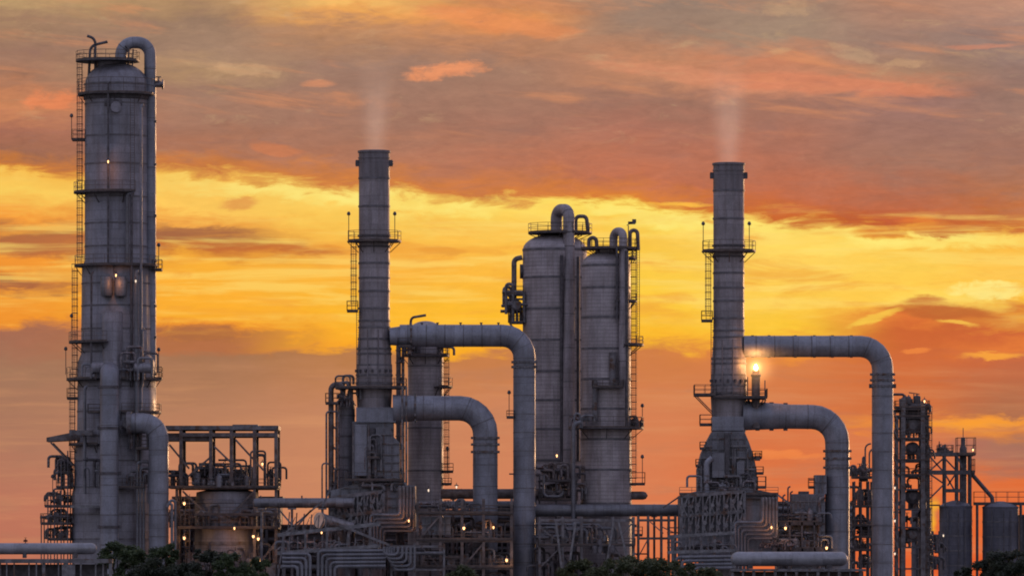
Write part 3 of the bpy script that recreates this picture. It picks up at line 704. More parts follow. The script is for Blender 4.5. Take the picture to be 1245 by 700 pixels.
# ================================================================ exhaust stacks
def stack(px, top, label, lab2, Y=300, dpy=0, hw=19):
    t = Tt('exhaust_stack', label, 'chimney', px, Y, 'exhaust stacks')
    s = S(Y); x = X(px, Y); b = top
    k = dpy
    prof = [(522+k,13.8),(512+k,21),(500+k,20.5),(470+k,22),(469+k,22),(445+k,21.8),(444+k,21),(425+k,20.6),(412+k,19.4),(395+k,18.7),(b+3,18.7)]
    prof = [(G0,14)] + prof
    bnds = [b+34, b+68, 320+k, 338+k, 354+k, 375+k, 390+k, 398+k, 412+k, 424+k, 430+k, 444+k, 456+k, 466+k]
    sh = shell(t, px, Y, prof, bnds, 40, M['stack'], bw=.8, bt=.11)
    mb = MB(); r = 18.9*s
    mb.lathe(x, Y, [(r, Z(b+33,Y)), (r, Z(b+3,Y)), (r+.12, Z(b+3,Y)), (r+.12, Z(b+.5,Y)), (r-.1, Z(b,Y)), (r-.25, Z(b,Y)), (r-.25, Z(b+20,Y))], 40)
    t.part('stack_tip', mb, M['stackd'])
    for sg in (-1, 1):
        mb = MB(); mb.box((x+sg*(r+.12), Y, Z(b+15.5,Y)), (.5,.7,.75)); mb.collar(V(x+sg*(r+.3),Y,Z(b+15.5,Y)),(1,0,0),.3,.2,12); t.part('lifting_lug', mb, M['dark'])
    mb = MB(); mb.lathe(x, Y, [(r, Z(b+10,Y)), (r+.08, Z(b+10,Y)), (r+.08, Z(b+8.6,Y)), (r, Z(b+8.6,Y))], 40); t.part('tip_ring', mb, M['stackd'])
    p = 293+k
    plat(t, px, p, Y, 19, 33, 0, 360, 12, mat=M['rail'])
    for py in (p-6, p+7):
        mb = MB(); mb.lathe(x, Y, [(19*s, Z(py+1,Y)), (20.3*s, Z(py+1,Y)), (20.3*s, Z(py-1,Y)), (19*s, Z(py-1,Y))], 36); t.part('stiffener_ring', mb, M['dark'])
    lpost(t, px-31, p, p-33, Y-.2); lpost(t, px+25, p, p-33, Y-.8)
    ladder(t, px-25, 378+k, p, Y-.8); flatplat(t, px-33, px-20, 378+k, Y-1.4, Y+.4, 12)
    ladder(t, px-19.5, 470+k, 378+k, Y-1.2, w=.4, cage=False)
    # drop pipes and seams on the lower shaft
    for dx in (-8, 5): t.part('drain_pipe', pipe_mesh(pth(Y-2.25,(px+dx,468+k),(px+dx,400+k)), .08, 1, 8), M['stackd'])
    # bolts above the transition cone
    for a in range(200, 345, 22):
        w_ = math.radians(a); q = V(x+2.3*math.cos(w_), Y+2.3*math.sin(w_), Z(451+k,Y)); mb = MB(); mb.box(q, (.28,.28,.34), w_); t.part('bracket', mb, M['dark'])
    return t
t = stack(455, 183, 'taller grey exhaust stack, left of the two, with ring gallery and steaming mouth', '')
Y = 300; s = S(Y)
flatplat(t, 408, 494, 471, Y-3.2, Y+2.4, 11, brace=(412,432,492)); clutter(t, 410, 430, 471, 455, Y-2.6, Y+1, 4, 41, 'p')
t2 = stack(886, 198, 'shorter grey exhaust stack, right of the two, beside the bright flare flame', '', dpy=12)
flatplat(t2, 844, 870, 480, Y-3.0, Y+2, 12, brace=(846,866,502)); flatplat(t2, 866, 932, 483, Y-2.9, Y+2.5, 10); flatplat(t2, 851, 866, 516, Y-2.2, Y+1, 12)
# ---------------------------------------------------------------- steam
def plume(px, top, h, r0, r1, label, Y=300):
    x = X(px, Y); z0 = Z(top, Y)+.05; s = S(Y); n = 10; mb = MB()
    prof = [(.01, z0)]+[((r0+(r1-r0)*k/n)*s, z0+h*s*k/n) for k in range(n+1)]+[(.01, z0+h*s)]
    mb.lathe(x, Y, prof, 20)
    m, t_ = new_mat('steam'); tc = t_.n('ShaderNodeTexCoord'); sx = t_.n('ShaderNodeSeparateXYZ', {0: tc.outputs['Object']})
    hz = t_.m('DIVIDE', sx.outputs[2], h*s); rr = t_.m('SQRT', t_.m('ADD', t_.m('POWER', sx.outputs[0], 2.), t_.m('POWER', sx.outputs[1], 2.)))
    R_ = t_.m('ADD', r0*s, t_.m('MULTIPLY', hz, (r1-r0)*s)); q = t_.m('DIVIDE', rr, R_)
    nz = t_.n('ShaderNodeTexNoise', {'Vector': t_.n('ShaderNodeMapping', {'Vector': tc.outputs['Object'], 'Scale': (.5,.5,.16)}).outputs[0], 'Scale': 1., 'Detail': 3.}).outputs[0]
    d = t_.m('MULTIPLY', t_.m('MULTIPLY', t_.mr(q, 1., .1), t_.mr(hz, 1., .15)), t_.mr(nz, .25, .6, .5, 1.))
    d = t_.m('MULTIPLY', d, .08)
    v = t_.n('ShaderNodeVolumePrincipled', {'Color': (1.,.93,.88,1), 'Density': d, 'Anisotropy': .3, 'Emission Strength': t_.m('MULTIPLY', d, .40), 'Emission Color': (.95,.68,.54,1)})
    t_.t.links.new(v.outputs[0], t_.n('ShaderNodeOutputMaterial').inputs[1])
    solo('steam_plume', mb, m, label, 'steam', 'faint steam above the stacks', org=(x, Y, z0))
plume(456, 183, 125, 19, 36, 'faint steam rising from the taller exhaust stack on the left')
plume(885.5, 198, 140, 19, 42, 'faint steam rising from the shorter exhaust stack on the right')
# ================================================================ big ducts
def rings(t, pts, r, pys=(), n=20):
    pass
def duct(label, pp, r, R, Y, ring, start=.8, cone=None, flanges=(), rungs=()):
    t = Tt('flue_duct', label, 'duct', pp[-1][0], Y, 'big flue ducts beside the stacks')
    mb = pipe_mesh(pth(Y, *pp), r, R, 28, 6, ring=ring, ringr=1.025, start=start)
    if cone: (a, b, ra, rb) = cone; mb.tube([P(*a, Y), P(*b, Y)], [ra, rb], 28)
    t.part('duct_body', mb, M['duct'])
    for (px, py, ax) in flanges:
        mb = MB(); d = (0,0,1) if ax == 'v' else (1,0,0); mb.collar(P(px,py,Y), d, r*1.09, .24, 28)
        for a in range(0, 360, 30):
            w_ = math.radians(a); o = V(math.cos(w_), math.sin(w_), 0) if ax == 'v' else V(0, math.cos(w_), math.sin(w_))
            mb.box(P(px,py,Y)+o*r*1.1, (.2,.2,.3))
        t.part('flange', mb, M['steel'])
    return t
# upper left duct
t = duct('upper duct of the left stack, level then bending down before the broad paired columns', [(486,408),(637.5,408),(637.5,G0)], 1.35, 2.6, 299, 2.25, 1., cone=((474,409),(500,408),1.05,1.35), flanges=((500,408,'h'),(637.5,440,'v'),(637.5,446,'v')))
for px in (513,532,560,585,606):
    mb = MB(); mb.tube(pth(299,(px,395),(px,392)), .1, 6); mb.collar(P(px,392.5,299),(0,0,1),.18,.12,8); t.part('nozzle', mb, M['dark'])
lpost(t, 619, 505, 477, 299); flatplat(t, 616, 625, 507, 298, 300, 8)
flatplat(t, 619, 625, 575, 298.4, 299.4, 0); flatplat(t, 484, 500, 421, 297.7, 299.8, 10)
t = duct('lower duct of the left stack, bending down just left of its longer neighbour', [(505,496),(590,496),(590,G0)], 1.5, 3.1, 298, 2.6, 1., cone=((478,497),(508,496),1.75,1.5), flanges=((590,532,'v'),(590,540,'v'),(590,549,'v'),(505,496,'h')))
t = duct('upper duct of the right stack, level over the flare flame then bending down', [(904,421),(1073,421),(1073,G0)], 1.3, 2.7, 300, 2.25, 1.5, flanges=((1073,455,'v'),(1073,462,'v'),(1073,469,'v')))
for px in (915,935,967,990,1012,1035):
    for py in (408.4,433.6):
        mb = MB(); mb.box(P(px,py,300), (.34,.4,.2)); t.part('lug', mb, M['dark'])
for sg in (-1,1):
    mb = MB(); mb.box(P(1073+sg*14.4,469,300), (.4,.5,.5)); t.part('lug', mb, M['dark'])
t = duct('lower duct of the right stack, bending down under the level upper duct', [(945,506),(1018,507),(1018,G0)], 1.48, 3.1, 300, 2.7, 1., cone=((903,505),(960,506),1.8,1.48), flanges=((1018,548,'v'),(1018,557,'v'),(1018,568,'v')))
for px in (921,938,955):
    for py in (489,522): mb = MB(); mb.box(P(px,py+(0 if py > 500 else (px-921)*.05),300), (.5,.5,.24)); t.part('lug', mb, M['dark'])
# ================================================================ flare beside the right stack
Y = 299
t = Tt('flare_tip', 'short dark flare pipe topped by a bright starlike flame, right of the shorter stack', 'flare', 919, Y)
mb = MB(); s = S(Y); x = X(919,Y)
mb.lathe(x, Y, [(5.2*s,Z(520,Y)),(5.2*s,Z(458,Y)),(6.2*s,Z(457,Y)),(6.2*s,Z(455,Y)),(4.6*s,Z(454,Y)),(4.2*s,Z(450,Y)),(.01,Z(450,Y))], 20); t.part('flare_pipe', mb, M['steelb'])
plat(t, 919, 484, Y, 5, 13, 0, 360, 10, mat=M['dark'])
for px, a in ((909, 458), (930, 462)): t.part('pilot_pipe', pipe_mesh(pth(Y-.4,(px,490),(px,a)), .07, 1, 6), M['dark'])
mb = MB(); mb.lathe(x, Y, [(.01,Z(450.5,Y)),(.16,Z(449.4,Y)),(.24,Z(447.2,Y)),(.18,Z(445,Y)),(.08,Z(443.2,Y)),(.01,Z(442.4,Y))], 14); fl = t.part('flame', mb, M['flame'])
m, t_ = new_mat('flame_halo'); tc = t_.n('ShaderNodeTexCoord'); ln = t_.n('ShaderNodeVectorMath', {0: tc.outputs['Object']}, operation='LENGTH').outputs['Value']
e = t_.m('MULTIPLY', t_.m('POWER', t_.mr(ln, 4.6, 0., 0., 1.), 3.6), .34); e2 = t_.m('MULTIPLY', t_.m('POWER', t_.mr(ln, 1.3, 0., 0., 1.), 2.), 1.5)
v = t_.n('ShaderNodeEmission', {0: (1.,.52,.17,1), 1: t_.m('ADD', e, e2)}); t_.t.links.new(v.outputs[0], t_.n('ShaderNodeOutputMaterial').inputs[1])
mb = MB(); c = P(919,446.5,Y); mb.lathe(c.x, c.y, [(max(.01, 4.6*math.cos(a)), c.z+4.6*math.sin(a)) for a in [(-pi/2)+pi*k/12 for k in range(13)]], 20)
o = mb.build('painted_halo', m, t.o, tuple(c)); o.location = tuple(Vector(c)-Vector(t.org))  # emissive volume paints the glare around the flame; not a solid part
ld = bpy.data.lights.new('flame_light','POINT'); ld.energy = 420; ld.color = (1.,.42,.12); ld.shadow_soft_size = .4
lo = bpy.data.objects.new('flame_light', ld); COL.objects.link(lo); lo.parent = t.o; lo.location = (0, -.9, c.z+.5)
# ================================================================ heater casings under the stacks
def panelled(t, name, poly, Y0, Y1, mat='box', ribs=0, label=None):
    """upright slab with picture outline poly between two depths, with vertical ribs on its face"""
    Ym = Y0; mb = MB(); f_ = [P(a, b, Y0) for a, b in poly]; k_ = [V(p.x, Y1, p.z) for p in f_]
    mb.face(f_); mb.face(k_[::-1]); n = len(poly)
    for i in range(n): j = (i+1) % n; mb.face([f_[j], f_[i], k_[i], k_[j]])
    o = t.part(name, mb, M[mat], label=label)
    if ribs:
        x0, x1 = min(a for a, b in poly), max(a for a, b in poly); y0, y1 = min(b for a, b in poly), max(b for a, b in poly)
        rb = MB()
        def span(px):
            ys = []
            for (a, b), (c, d) in zip(poly, poly[1:]+poly[:1]):
                if (a-px)*(c-px) < 0: ys.append(b+(d-b)*(px-a)/(c-a))
            return (min(ys), max(ys)) if len(ys) > 1 else None
        for i in range(1, ribs):
            px = x0+(x1-x0)*i/ribs; sp_ = span(px)
            if sp_: rb.bar(P(px, sp_[0]+1, Y0-.08), P(px, sp_[1]-1, Y0-.08), .12, .16)
        py = y0+9
        while py < y1-3:
            xs_ = []
            for (a, b), (c, d) in zip(poly, poly[1:]+poly[:1]):
                if (b-py)*(d-py) < 0: xs_.append(a+(c-a)*(py-b)/(d-b))
            if len(xs_) > 1: rb.bar(P(min(xs_), py, Y0-.12), P(max(xs_), py, Y0-.12), .14, .12)
            py += rnd.uniform(9, 14)
        t.part('rib_frame', rb, M['steel'], o)
    return o
Y = 300
t = Tt('furnace_casing', 'stepped grey furnace casing with panels below the taller stack', 'furnace', 455, Y)
panelled(t, 'convection_box', [(428,640),(428,512),(478,512),(478,640)], Y-2.6, Y+3, ribs=5)
panelled(t, 'outlet_box', [(433,513),(433,495),(481,495),(481,513)], Y-2.9, Y+2.6, 'duct')
panelled(t, 'side_panel', [(431,578),(431,516),(446,516),(446,578)], Y-4.2, Y-2.7, 'duct')
panelled(t, 'access_shaft', [(449,640),(449,520),(456,520),(456,640)], Y-3.6, Y-2.8, 'dark')
panelled(t, 'stepped_panel', [(457,600),(457,519),(474,519),(478,530),(486,538),(486,600)], Y-4.0, Y-2.7, 'box', ribs=3)
panelled(t, 'lower_box', [(402,640),(402,596),(446,584),(505,590),(505,640)], Y-4.4, Y+4, 'box', ribs=9)
flatplat(t, 420, 492, 583, Y-5.4, Y-4.2, 9, sides='f'); flatplat(t, 446, 462, 556, Y-4.9, Y-3.7, 9)
clutter(t, 436, 484, 596, 578, Y-5.2, Y-4.6, 8, 51, 'pvg'); clutter(t, 447, 458, 583, 520, Y-4.6, Y-4.1, 5, 52, 'p')
for px, a, b in ((429.5,590,514),(448,584,516),(489,590,470),(494,590,470)): t.part('riser_pipe', pipe_mesh(pth(Y-4.3,(px,a),(px,b)), .13, 1, 8, ring=2.), M['steel'])
t = Tt('upright_vessel', 'slim grey upright vessel with a gooseneck pipe on its left, beside the taller stack', 'vessel', 421, Y)
shell(t, 421, Y+1, [(G0,10.5),(490,10.5)]+dome(490,10.5,7), [505,530,556,580], 24, M['col'])
t.part('gooseneck_pipe', pipe_mesh(pth(Y-1.,(402.5,G0),(402.5,467),(417,467),(417,482)), .33, .9, 14, 6, ring=2.2), M['steelb'])
t.part('riser_pipe', pipe_mesh(pth(Y-1.,(409,G0),(409,490),(413,486)), .14, .4, 8, 4), M['valve'])
flatplat(t, 396, 412, 490, Y-2, Y+.4, 12); clutter(t, 408, 432, 494, 470, Y-2, Y, 9, 54, 'pvg', ('dark','valve','steel'))
clutter(t, 399, 412, 640, 500, Y-1.8, Y-.8, 5, 55, 'pv', ('dark','valve'))
for py in (520, 545, 570, 590):
    q = P(405.5,py,Y-1.); t.part('valve', valve_mb(q, .45), M['valve'])
# right casing
t = Tt('furnace_casing', 'tapering ribbed furnace casing shaped like a shouldered bottle, below the shorter stack', 'furnace', 886, Y)
panelled(t, 'convection_box', [(866,524),(905,524),(911,538),(917,556),(920,572),(922,598),(848,598),(848,570),(853,550),(860,535)], Y-3, Y+3.2, ribs=9)
panelled(t, 'outlet_box', [(866,523),(866,506),(904,506),(904,523)], Y-2.9, Y+2.6, 'duct')
panelled(t, 'side_panel', [(866,580),(866,552),(868,550),(881,550),(881,580)], Y-4.2, Y-3.1, 'box')
panelled(t, 'access_shaft', [(881.5,600),(881.5,526),(887,526),(887,600)], Y-3.7, Y-3.1, 'dark')
panelled(t, 'access_shaft', [(896,580),(896,562),(899,560),(905,560),(905,580)], Y-3.7, Y-3.1, 'box')
panelled(t, 'lower_box', [(826,680),(826,602),(845,597),(906,592),(946,600),(946,680)], Y-4.4, Y+4, 'box', ribs=0)
flatplat(t, 921, 931, 592, Y-4.6, Y-2, 13); flatplat(t, 906, 946, 604, Y-5.2, Y-4.0, 0)
flatplat(t, 918, 924, 558, Y-3.6, Y-2, 8)
mb = pipe_mesh(pth(Y-4.3,(859,600),(859,562),(866,556)), .35, .8, 12); t.part('riser_pipe', mb, M['duct'])
for px in (853, 891, 893.5, 909): t.part('riser_pipe', pipe_mesh(pth(Y-3.4,(px,596),(px,545 if px > 860 else 566)), .12, 1, 8, ring=2.), M['steel'])
for py, a, b in ((545,851,858),(566,846,853),(556,915,926),(575,919,928)): flatplat(t, a, b, py, Y-3.4, Y-1.4, 8)
for py in (542, 556, 570, 584):
    for a, b in ((851+(570-py)*.25 if py < 570 else 849, 866), (881, 918-(570-py)*.3 if py < 570 else 920)):
        mb = MB(); mb.bar(P(a,py,Y-3.35), P(b,py,Y-3.35), .16, .2); t.part('stiffener', mb, M['steel'])
clutter(t, 851, 920, 598, 574, Y-4.6, Y-3.6, 14, 57, 'pvg', ('dark','valve','steel','box'))
flatplat(t, 826, 946, 600, Y-5.1, Y-4.5, 8, sides='f')
clutter(t, 878, 895, 600, 586, Y-4.9, Y-4.0, 7, 56, 'pvd', ('dark','valve','steel'))
# lattice of rods and links on both lower casings
def lattice(px0, px1, pya, pyb, Y, n, label, slope=0, g='linkwork frames on the furnaces'):
    t = Tt('linkwork_frame', label, 'steel frame', (px0+px1)/2, Y, g)
    for r_ in range(2):
        ya, yb = pya+(pyb-pya)*r_/2, pya+(pyb-pya)*(r_+1)/2
        mb = MB(); mb.bar(P(px0,ya+slope,Y), P(px1,ya-slope,Y), .34, .42); t.part('beam', mb, M['steel'])
        for i in range(n):
            a = px0+(px1-px0)*(i+.1)/n; b = px0+(px1-px0)*(i+rnd.uniform(.6,.95))/n; o = slope*(1-2*i/n)
            mb = MB(); mb.bar(P(a,ya+o+1,Y-.1), P(a,yb+o,Y-.1), .2); mb.bar(P(b,ya+o+2,Y-.14), P(a+1,yb+o-4,Y-.14), .16); mb.bar(P(a+1,(ya+yb)/2+o,Y-.2), P(b,yb+o,Y-.2), .12)
            mb.collar(P((a+b)/2,(ya+yb)/2+o+rnd.uniform(-4,4),Y-.25), (0,1,0), .26, .14, 10); t.part('link', mb, M['galv'] if (i+r_) % 4 == 0 else M['steel'])
    for px in (px0, px1):
        mb = MB(); mb.bar(V(X(px,Y),Y,0), P(px,pya-slope if px == px1 else pya+slope,Y), .34); t.part('post', mb, M['steel'])
lattice(402, 466, 601, 648, Y-5.2, 8, 'grey frame of upright links on the furnace casing below the taller stack', slope=4)
lattice(828, 905, 600, 648, Y-5.2, 9, 'grey frame of upright links on the furnace casing below the shorter stack', slope=3)
# ---------------------------------------------------------------- combs and nested bends
def bundle(x0, top, bot, left, Y, where, n=5, d=4.2, dl=3.9, foot=692, m='pipe'):
    for i in range(n):
        t = Tt('nested_pipe', 'pale pipe in the stepped nest of five bends on the %s' % where, 'pipe', x0-d*i, Y, 'nested bent pipes on the %s' % where)
        pp = pth(Y-.35*i, (x0-d*i, top), (x0-d*i, bot-4.9*i), (left-dl*i, bot-4.9*i), (left-dl*i, foot))
        t.part('pipe_body', pipe_mesh(pp, .17, .42, 10, 4), M[m])
        mb = MB(); mb.tube(pth(Y-.35*i,(x0-d*i,top-16),(x0-d*i,top-15),(x0-d*i,top-1),(x0-d*i,top)), [.05,.2,.2,.17], 10); t.part('expansion_head', mb, M['galv'])
bundle(503, 606, 645, 466, Y-6.2, 'left furnace'); bundle(944, 620, 654, 909, Y-6.2, 'right furnace')
# ================================================================ slim column behind the left ducts
Y = 309; s = S(Y)
t = Tt('process_column', 'slim grey column with a dark crowned head behind the ducts of the taller stack', 'column', 517, Y, 'process columns')
shell(t, 517.5, Y, [(gy(Y),21.5),(590,21.5),(430,21.5),(405,21.5)]+dome(405,21.5,15), [445,520,572], 32, M['colw'])
plat(t, 517.5, 432, Y, 21, 29, 0, 360, 12, mat=M['dark']); plat(t, 517.5, 470, Y, 21, 33, 300, 420, 11)
clutter(t, 492, 512, 432, 398, Y-2.8, Y-1.5, 9, 61, 'pv', ('dark','valve')); clutter(t, 524, 545, 432, 404, Y-2, Y, 8, 62, 'pvg', ('dark','valve'))
t.part('vent_pipe', pipe_mesh(pth(Y,(499,396),(500,386),(518,383)), .16, .5, 8, 4), M['steelb'])
ladder(t, 543, 590, 435, Y-.5, w=.4); lpost(t, 544, 575, 545, Y-1); flatplat(t, 538, 551, 573, Y-1, Y+1, 10); flatplat(t, 538, 549, 588, Y-1, Y+1, 7)
for px, m_ in ((484.5,'steelb'),(490,'valve')): t.part('downcomer_pipe', pipe_mesh(pth(Y-2.,(px,gy(Y)),(px,418),(px+9,414)), .3 if px < 487 else .18, .6, 12, 4, ring=1.5, ringr=1.3), M[m_])
for py in (440,465,545,575): t.part('valve', valve_mb(P(488,py,Y-2.2), .55), M['valve'])
# ================================================================ broad paired columns
Y = 317; s = S(Y)
t = Tt('process_column', 'broader of the two paired domed columns, with loop pipe down its face', 'column', 669, Y, 'process columns')
bb = [304,338,376,414,452,487,522,560]
shell(t, 674.5, Y, [(gy(Y),39),(304,39)]+dome(304,39,20), bb, 48, M['colw'], bt=.14)
plat(t, 681, 283, Y, 10, 39, 0, 360, 11)
mb = MB(); mb.lathe(X(684,Y), Y, [(11*s,Z(300,Y)),(11*s,Z(284,Y))], 20); t.part('top_nozzle_skirt', mb, M['colw'])
t.part('overhead_pipe', pipe_mesh(pth(Y-.2,(676.5,292),(676.5,255,Y-.2),(691.5,255,Y-2.9),(691.5,545,Y-4.9),(691.5,600,Y-4.9)), .72, 1.15, 20, 8, ring=4.2), M['stack'])
t.part('vent_pipe', pipe_mesh(pth(Y-1,(700,283),(700,263),(713,263),(715,283)), .24, .5, 10, 4), M['steelb'])
t.part('riser_pipe', pipe_mesh(pth(Y-4.2,(683,560),(683,310)), .2, 1, 10, ring=5.), M['dark'])
t.part('riser_pipe', pipe_mesh(pth(Y-3.6,(703,560),(703,312)), .2, 1, 10, ring=5.), M['dark'])
mb = MB(); mb.tube(pth(Y,(632,330),(636,330)), .9, 18); t.part('manway', mb, M['dark'])
# side reboiler piping on its left
t.part('side_pipe', pipe_mesh(pth(Y-1.,(625,372),(625,315),(635,313)), .32, .6, 12, 5, ring=2.), M['steelb'])
mb = MB(); c = P(622,371,Y-1.); mb.tube([c+V(-.75,0,0),c+V(-.6,0,0),c+V(.5,0,0),c+V(1.2,0,0)], [.2,.85,.85,.4], 20); mb.collar(c,(1,0,0),.98,.2,20); t.part('condenser_head', mb, M['valve'])
mb = MB(); c = P(628,371,Y-1.6); mb.tube([c+V(0,-.7,0),c+V(0,.7,0)], .55, 18); t.part('condenser_head', mb, M['steel'])
flatplat(t, 616, 636, 358, Y-2, Y+1, 10, brace=(618,634,378)); flatplat(t, 619, 636, 392, Y-2, Y+1, 8, brace=(620,634,408)); clutter(t, 618, 634, 392, 345, Y-2, Y, 14, 63, 'pvg', ('dark','valve','steel'))
Y = 308; s = S(Y)
t = Tt('process_column', 'narrower of the two paired domed columns, with laddered platforms on its right', 'column', 737, Y, 'process columns')
shell(t, 737, Y, [(gy(Y),31),(604,31),(603,31),(322,29.5)]+dome(322,29.5,17), [323,350,386,424,461,497,534,571,612], 48, M['colw'], bt=.14)
plat(t, 741, 302, Y, 8, 35, 0, 360, 11)
mb = MB(); mb.lathe(X(738,Y), Y, [(13*s,Z(316,Y)),(13*s,Z(303,Y))], 20); t.part('top_nozzle_skirt', mb, M['colw'])
t.part('overhead_pipe', pipe_mesh(pth(Y-.6,(746,312,Y-.6),(746,281.5,Y-.6),(757.5,281.5,Y-2),(757.5,330,Y-3),(757.5,460,Y-3.2),(757.5,470,Y-3.)), .52, .9, 18, 8, ring=4.5), M['stack'])
for a, b, c_ in ((716,304,289),(766,300,280)): t.part('vent_pipe', pipe_mesh(pth(Y-1,(a,b),(a,c_),(a+9,c_),(a+10,b+4)), .24, .5, 10, 4), M['steelb'])
p_ = MB(); p_.tube(pth(Y,(764,304),(764,274)), .06, 6); p_.box(P(768,271,Y), (.9,.1,.35), 0); p_.bar(P(762,274,Y),P(773,268,Y),.1); p_.box(P(771,269,Y),(.5,.12,.5)); t.part('weather_vane', p_, M['dark'])
ladder(t, 770.5, 590, 304, Y-.8, w=.45); ladder(t, 776, 420, 300, Y+.5, w=.3, cage=False)
plat(t, 737, 520, Y, 30, 46, 180, 400, 13, mat=M['dark']); plat(t, 737, 366, Y, 29, 38, 290, 400, 9, mat=M['dark'])
plat(t, 737, 419, Y, 29, 46, 300, 390, 10, mat=M['dark']); flatplat(t, 768, 784, 588, Y-1, Y+1, 14); lpost(t, 781, 520, 493, Y-.9); lpost(t, 781, 588, 555, Y-.9)
flatplat(t, 720, 758, 470, Y-3.9, Y-2.7, 8, sides='flr'); plat(t, 741, 314, Y, 29, 33, 300, 420, 10)
for px, a, b, r in ((745,470,428,.4),(723,512,462,.35),(762,520,305,.22),(750,388,300,.15)): t.part('riser_pipe', pipe_mesh(pth(Y-3.4,(px,a),(px,b)), r, 1, 10, ring=3.), M['steel' if r > .3 else 'dark'])
mb = MB(); mb.tube(pth(Y,(760,602),(782,602),(785.5,602),(787.5,602)), [.52,.52,.4,.05], 18); t.part('drain_drum', mb, M['steelb'])
clutter(t, 704, 716, 520, 496, Y-4.2, Y-3.4, 5, 64, 'pv'); clutter(t, 768, 781, 520, 504, Y-1, Y, 5, 65, 'pvd', ('dark','valve'))
# ---------------------------------------------------------------- pipe and valve skid between the columns
Y = 306
t = Tt('valve_skid', 'dark crowded skid of valves and pipes at the foot of the paired domed columns', 'valve skid', 677, Y)
frame(t, (656, 676, 700), (584, 607), Y-1.6, Y+1.2, w=.22, pyt=576, mat='dark')
flatplat(t, 654, 702, 607, Y-2, Y+1.4, 9); flatplat(t, 654, 702, 584, Y-2, Y+1.4, 0)
clutter(t, 656, 700, 607, 585, Y-1.5, Y+1, 26, 66, 'pvdge', ('dark','valve','steel')); clutter(t, 656, 700, 584, 560, Y-1.5, Y+1, 22, 67, 'pvg', ('dark','valve','steelb'))
t = Tt('hooked_pipe', 'slim pale pipe with a hooked head before the narrower paired column', 'pipe', 697, 302.5)
t.part('pipe_body', pipe_mesh(pth(302.5,(697,G0),(697,515),(706,513)), .26, .7, 12, 5, ring=5.), M['pipe'])
t = Tt('looped_pipe', 'pale pipe bent like a handle at the foot of the paired columns', 'pipe', 665, 302.4)
t.part('pipe_body', pipe_mesh(pth(303.4,(661,577),(661,603),(684,603),(684,596)), .16, .5, 10, 5), M['pipe'])
# ================================================================ long horizontal lines
def hpipe(label, p0, p1, py, Y, r, mat='pipe', step=50, name='header_pipe', posts=True):
    t = Tt(name, label, 'pipe', (p0+p1)/2, Y)
    mb = MB(); mb.tube(pth(Y,(p0,py),(p1,py)), r, 20)
    px = p0+step*.5
    while px < p1: mb.collar(P(px,py,Y),(1,0,0),r*1.05,.12,20); px += step*.7
    t.part('pipe_body', mb, M[mat]); px = p0+step*.3
    while posts and px < p1:
        mb = MB(); mb.bar((X(px,Y),Y,0),(X(px,Y),Y,Z(py,Y)-r),.28); mb.box((X(px,Y),Y,Z(py,Y)-r),(.7,.5,.2)); t.part('support', mb, M['steelb']); px += step
hpipe('fat horizontal pipe crossing low before the paired domed columns', 604, 850, 620, 303.2, .74, step=58)
hpipe('pale horizontal pipe running behind the lower left duct', 508, 640, 613, 302, .45, 'pipe')
hpipe('dark horizontal pipe with warm lamps above, behind the lower left duct', 536, 655, 600, 305, .62, 'steelb')
t = Tt('white_line', 'thin white pipe that dips at its right end under the fat horizontal pipe', 'pipe', 690, 300.5)
t.part('pipe_body', pipe_mesh(pth(300.5,(640,637),(729,638),(738,652),(738,G0)), .2, .8, 10, 4), M['galv'])
# furnace outlet mouth
Y = 292
t = Tt('duct_mouth', 'pale oval duct mouth open to the left over the pipe racks, lit warm inside', 'duct', 388, Y)
mb = MB(); a, b = P(384,632,Y), P(404,628,Y)
mb.tube([P(430,640,Y), P(398,633,Y), P(388,632,Y-.6)], [.45,.75,.95], 24, caps=False); t.part('duct_body', mb, M['galv'])
mb = MB(); mb.tube([P(388.4,632,Y-.62), P(388,632,Y-.66)], .97, 24); t.part('lining', mb, M['pale'])
mb = MB(); mb.tube([P(388.4,632,Y-.6), P(387.8,632,Y-.7)], [1.08,1.08], 24, caps=False); t.part('rim', mb, M['duct'])
# ================================================================ pipe racks before the furnaces
Y = 288
t = Tt('pipe_rack', 'tall steel pipe rack with slanting rails in front of the taller stack', 'pipe rack', 400, Y)
xs = (345, 372, 398, 424, 450)
for px in xs:
    for y in (Y-2, Y+2):
        mb = MB(); mb.bar((X(px,Y),y,0),(X(px,Y),y,Z(650-(px-345)*.1-4,Y)),.26); t.part('post', mb, M['steel'])
for py, sl in ((650,-.11),(672,-.07),(688,0)):
    for y in (Y-2, Y+2):
        mb = MB(); mb.bar(V(X(338,Y),y,Z(py,Y)), V(X(462,Y),y,Z(py+sl*124,Y)), .34,.4); t.part('beam', mb, M['galv'])
for a, b, c, d in ((338,700,345,650),(346,648,392,609),(392,616,402,592),(352,650,378,620),(362,646,340,620)):
    mb = MB(); mb.bar(P(a,b,Y-2.1),P(c,d,Y-2.1),.2); t.part('brace', mb, M['steel'])
for px in range(350, 398, 9):
    mb = MB(); mb.bar(P(px,648,Y-1.8),P(px+2,622+(px-350)*.1,Y-1.8),.14); mb.bar(P(px,648,Y-1.8),P(px+9,628,Y-1.8),.09); t.part('brace', mb, M['steel'])
for px in range(352, 462, 10):
    mb = MB(); mb.bar(P(px,671,Y-2.1),P(px,652,Y-2.1),.12); t.part('stanchion', mb, M['steel'])
clutter(t, 400, 460, 672, 652, Y-1.8, Y+1.5, 16, 71, 'pvg'); clutter(t, 346, 400, 672, 655, Y-1.8, Y+1.5, 12, 72, 'pvg')
mb = MB(); mb.bar(P(404,634,Y-2.4),P(478,664,Y-2.4),.28,.3); t.part('sloping_beam', mb, M['steel'])
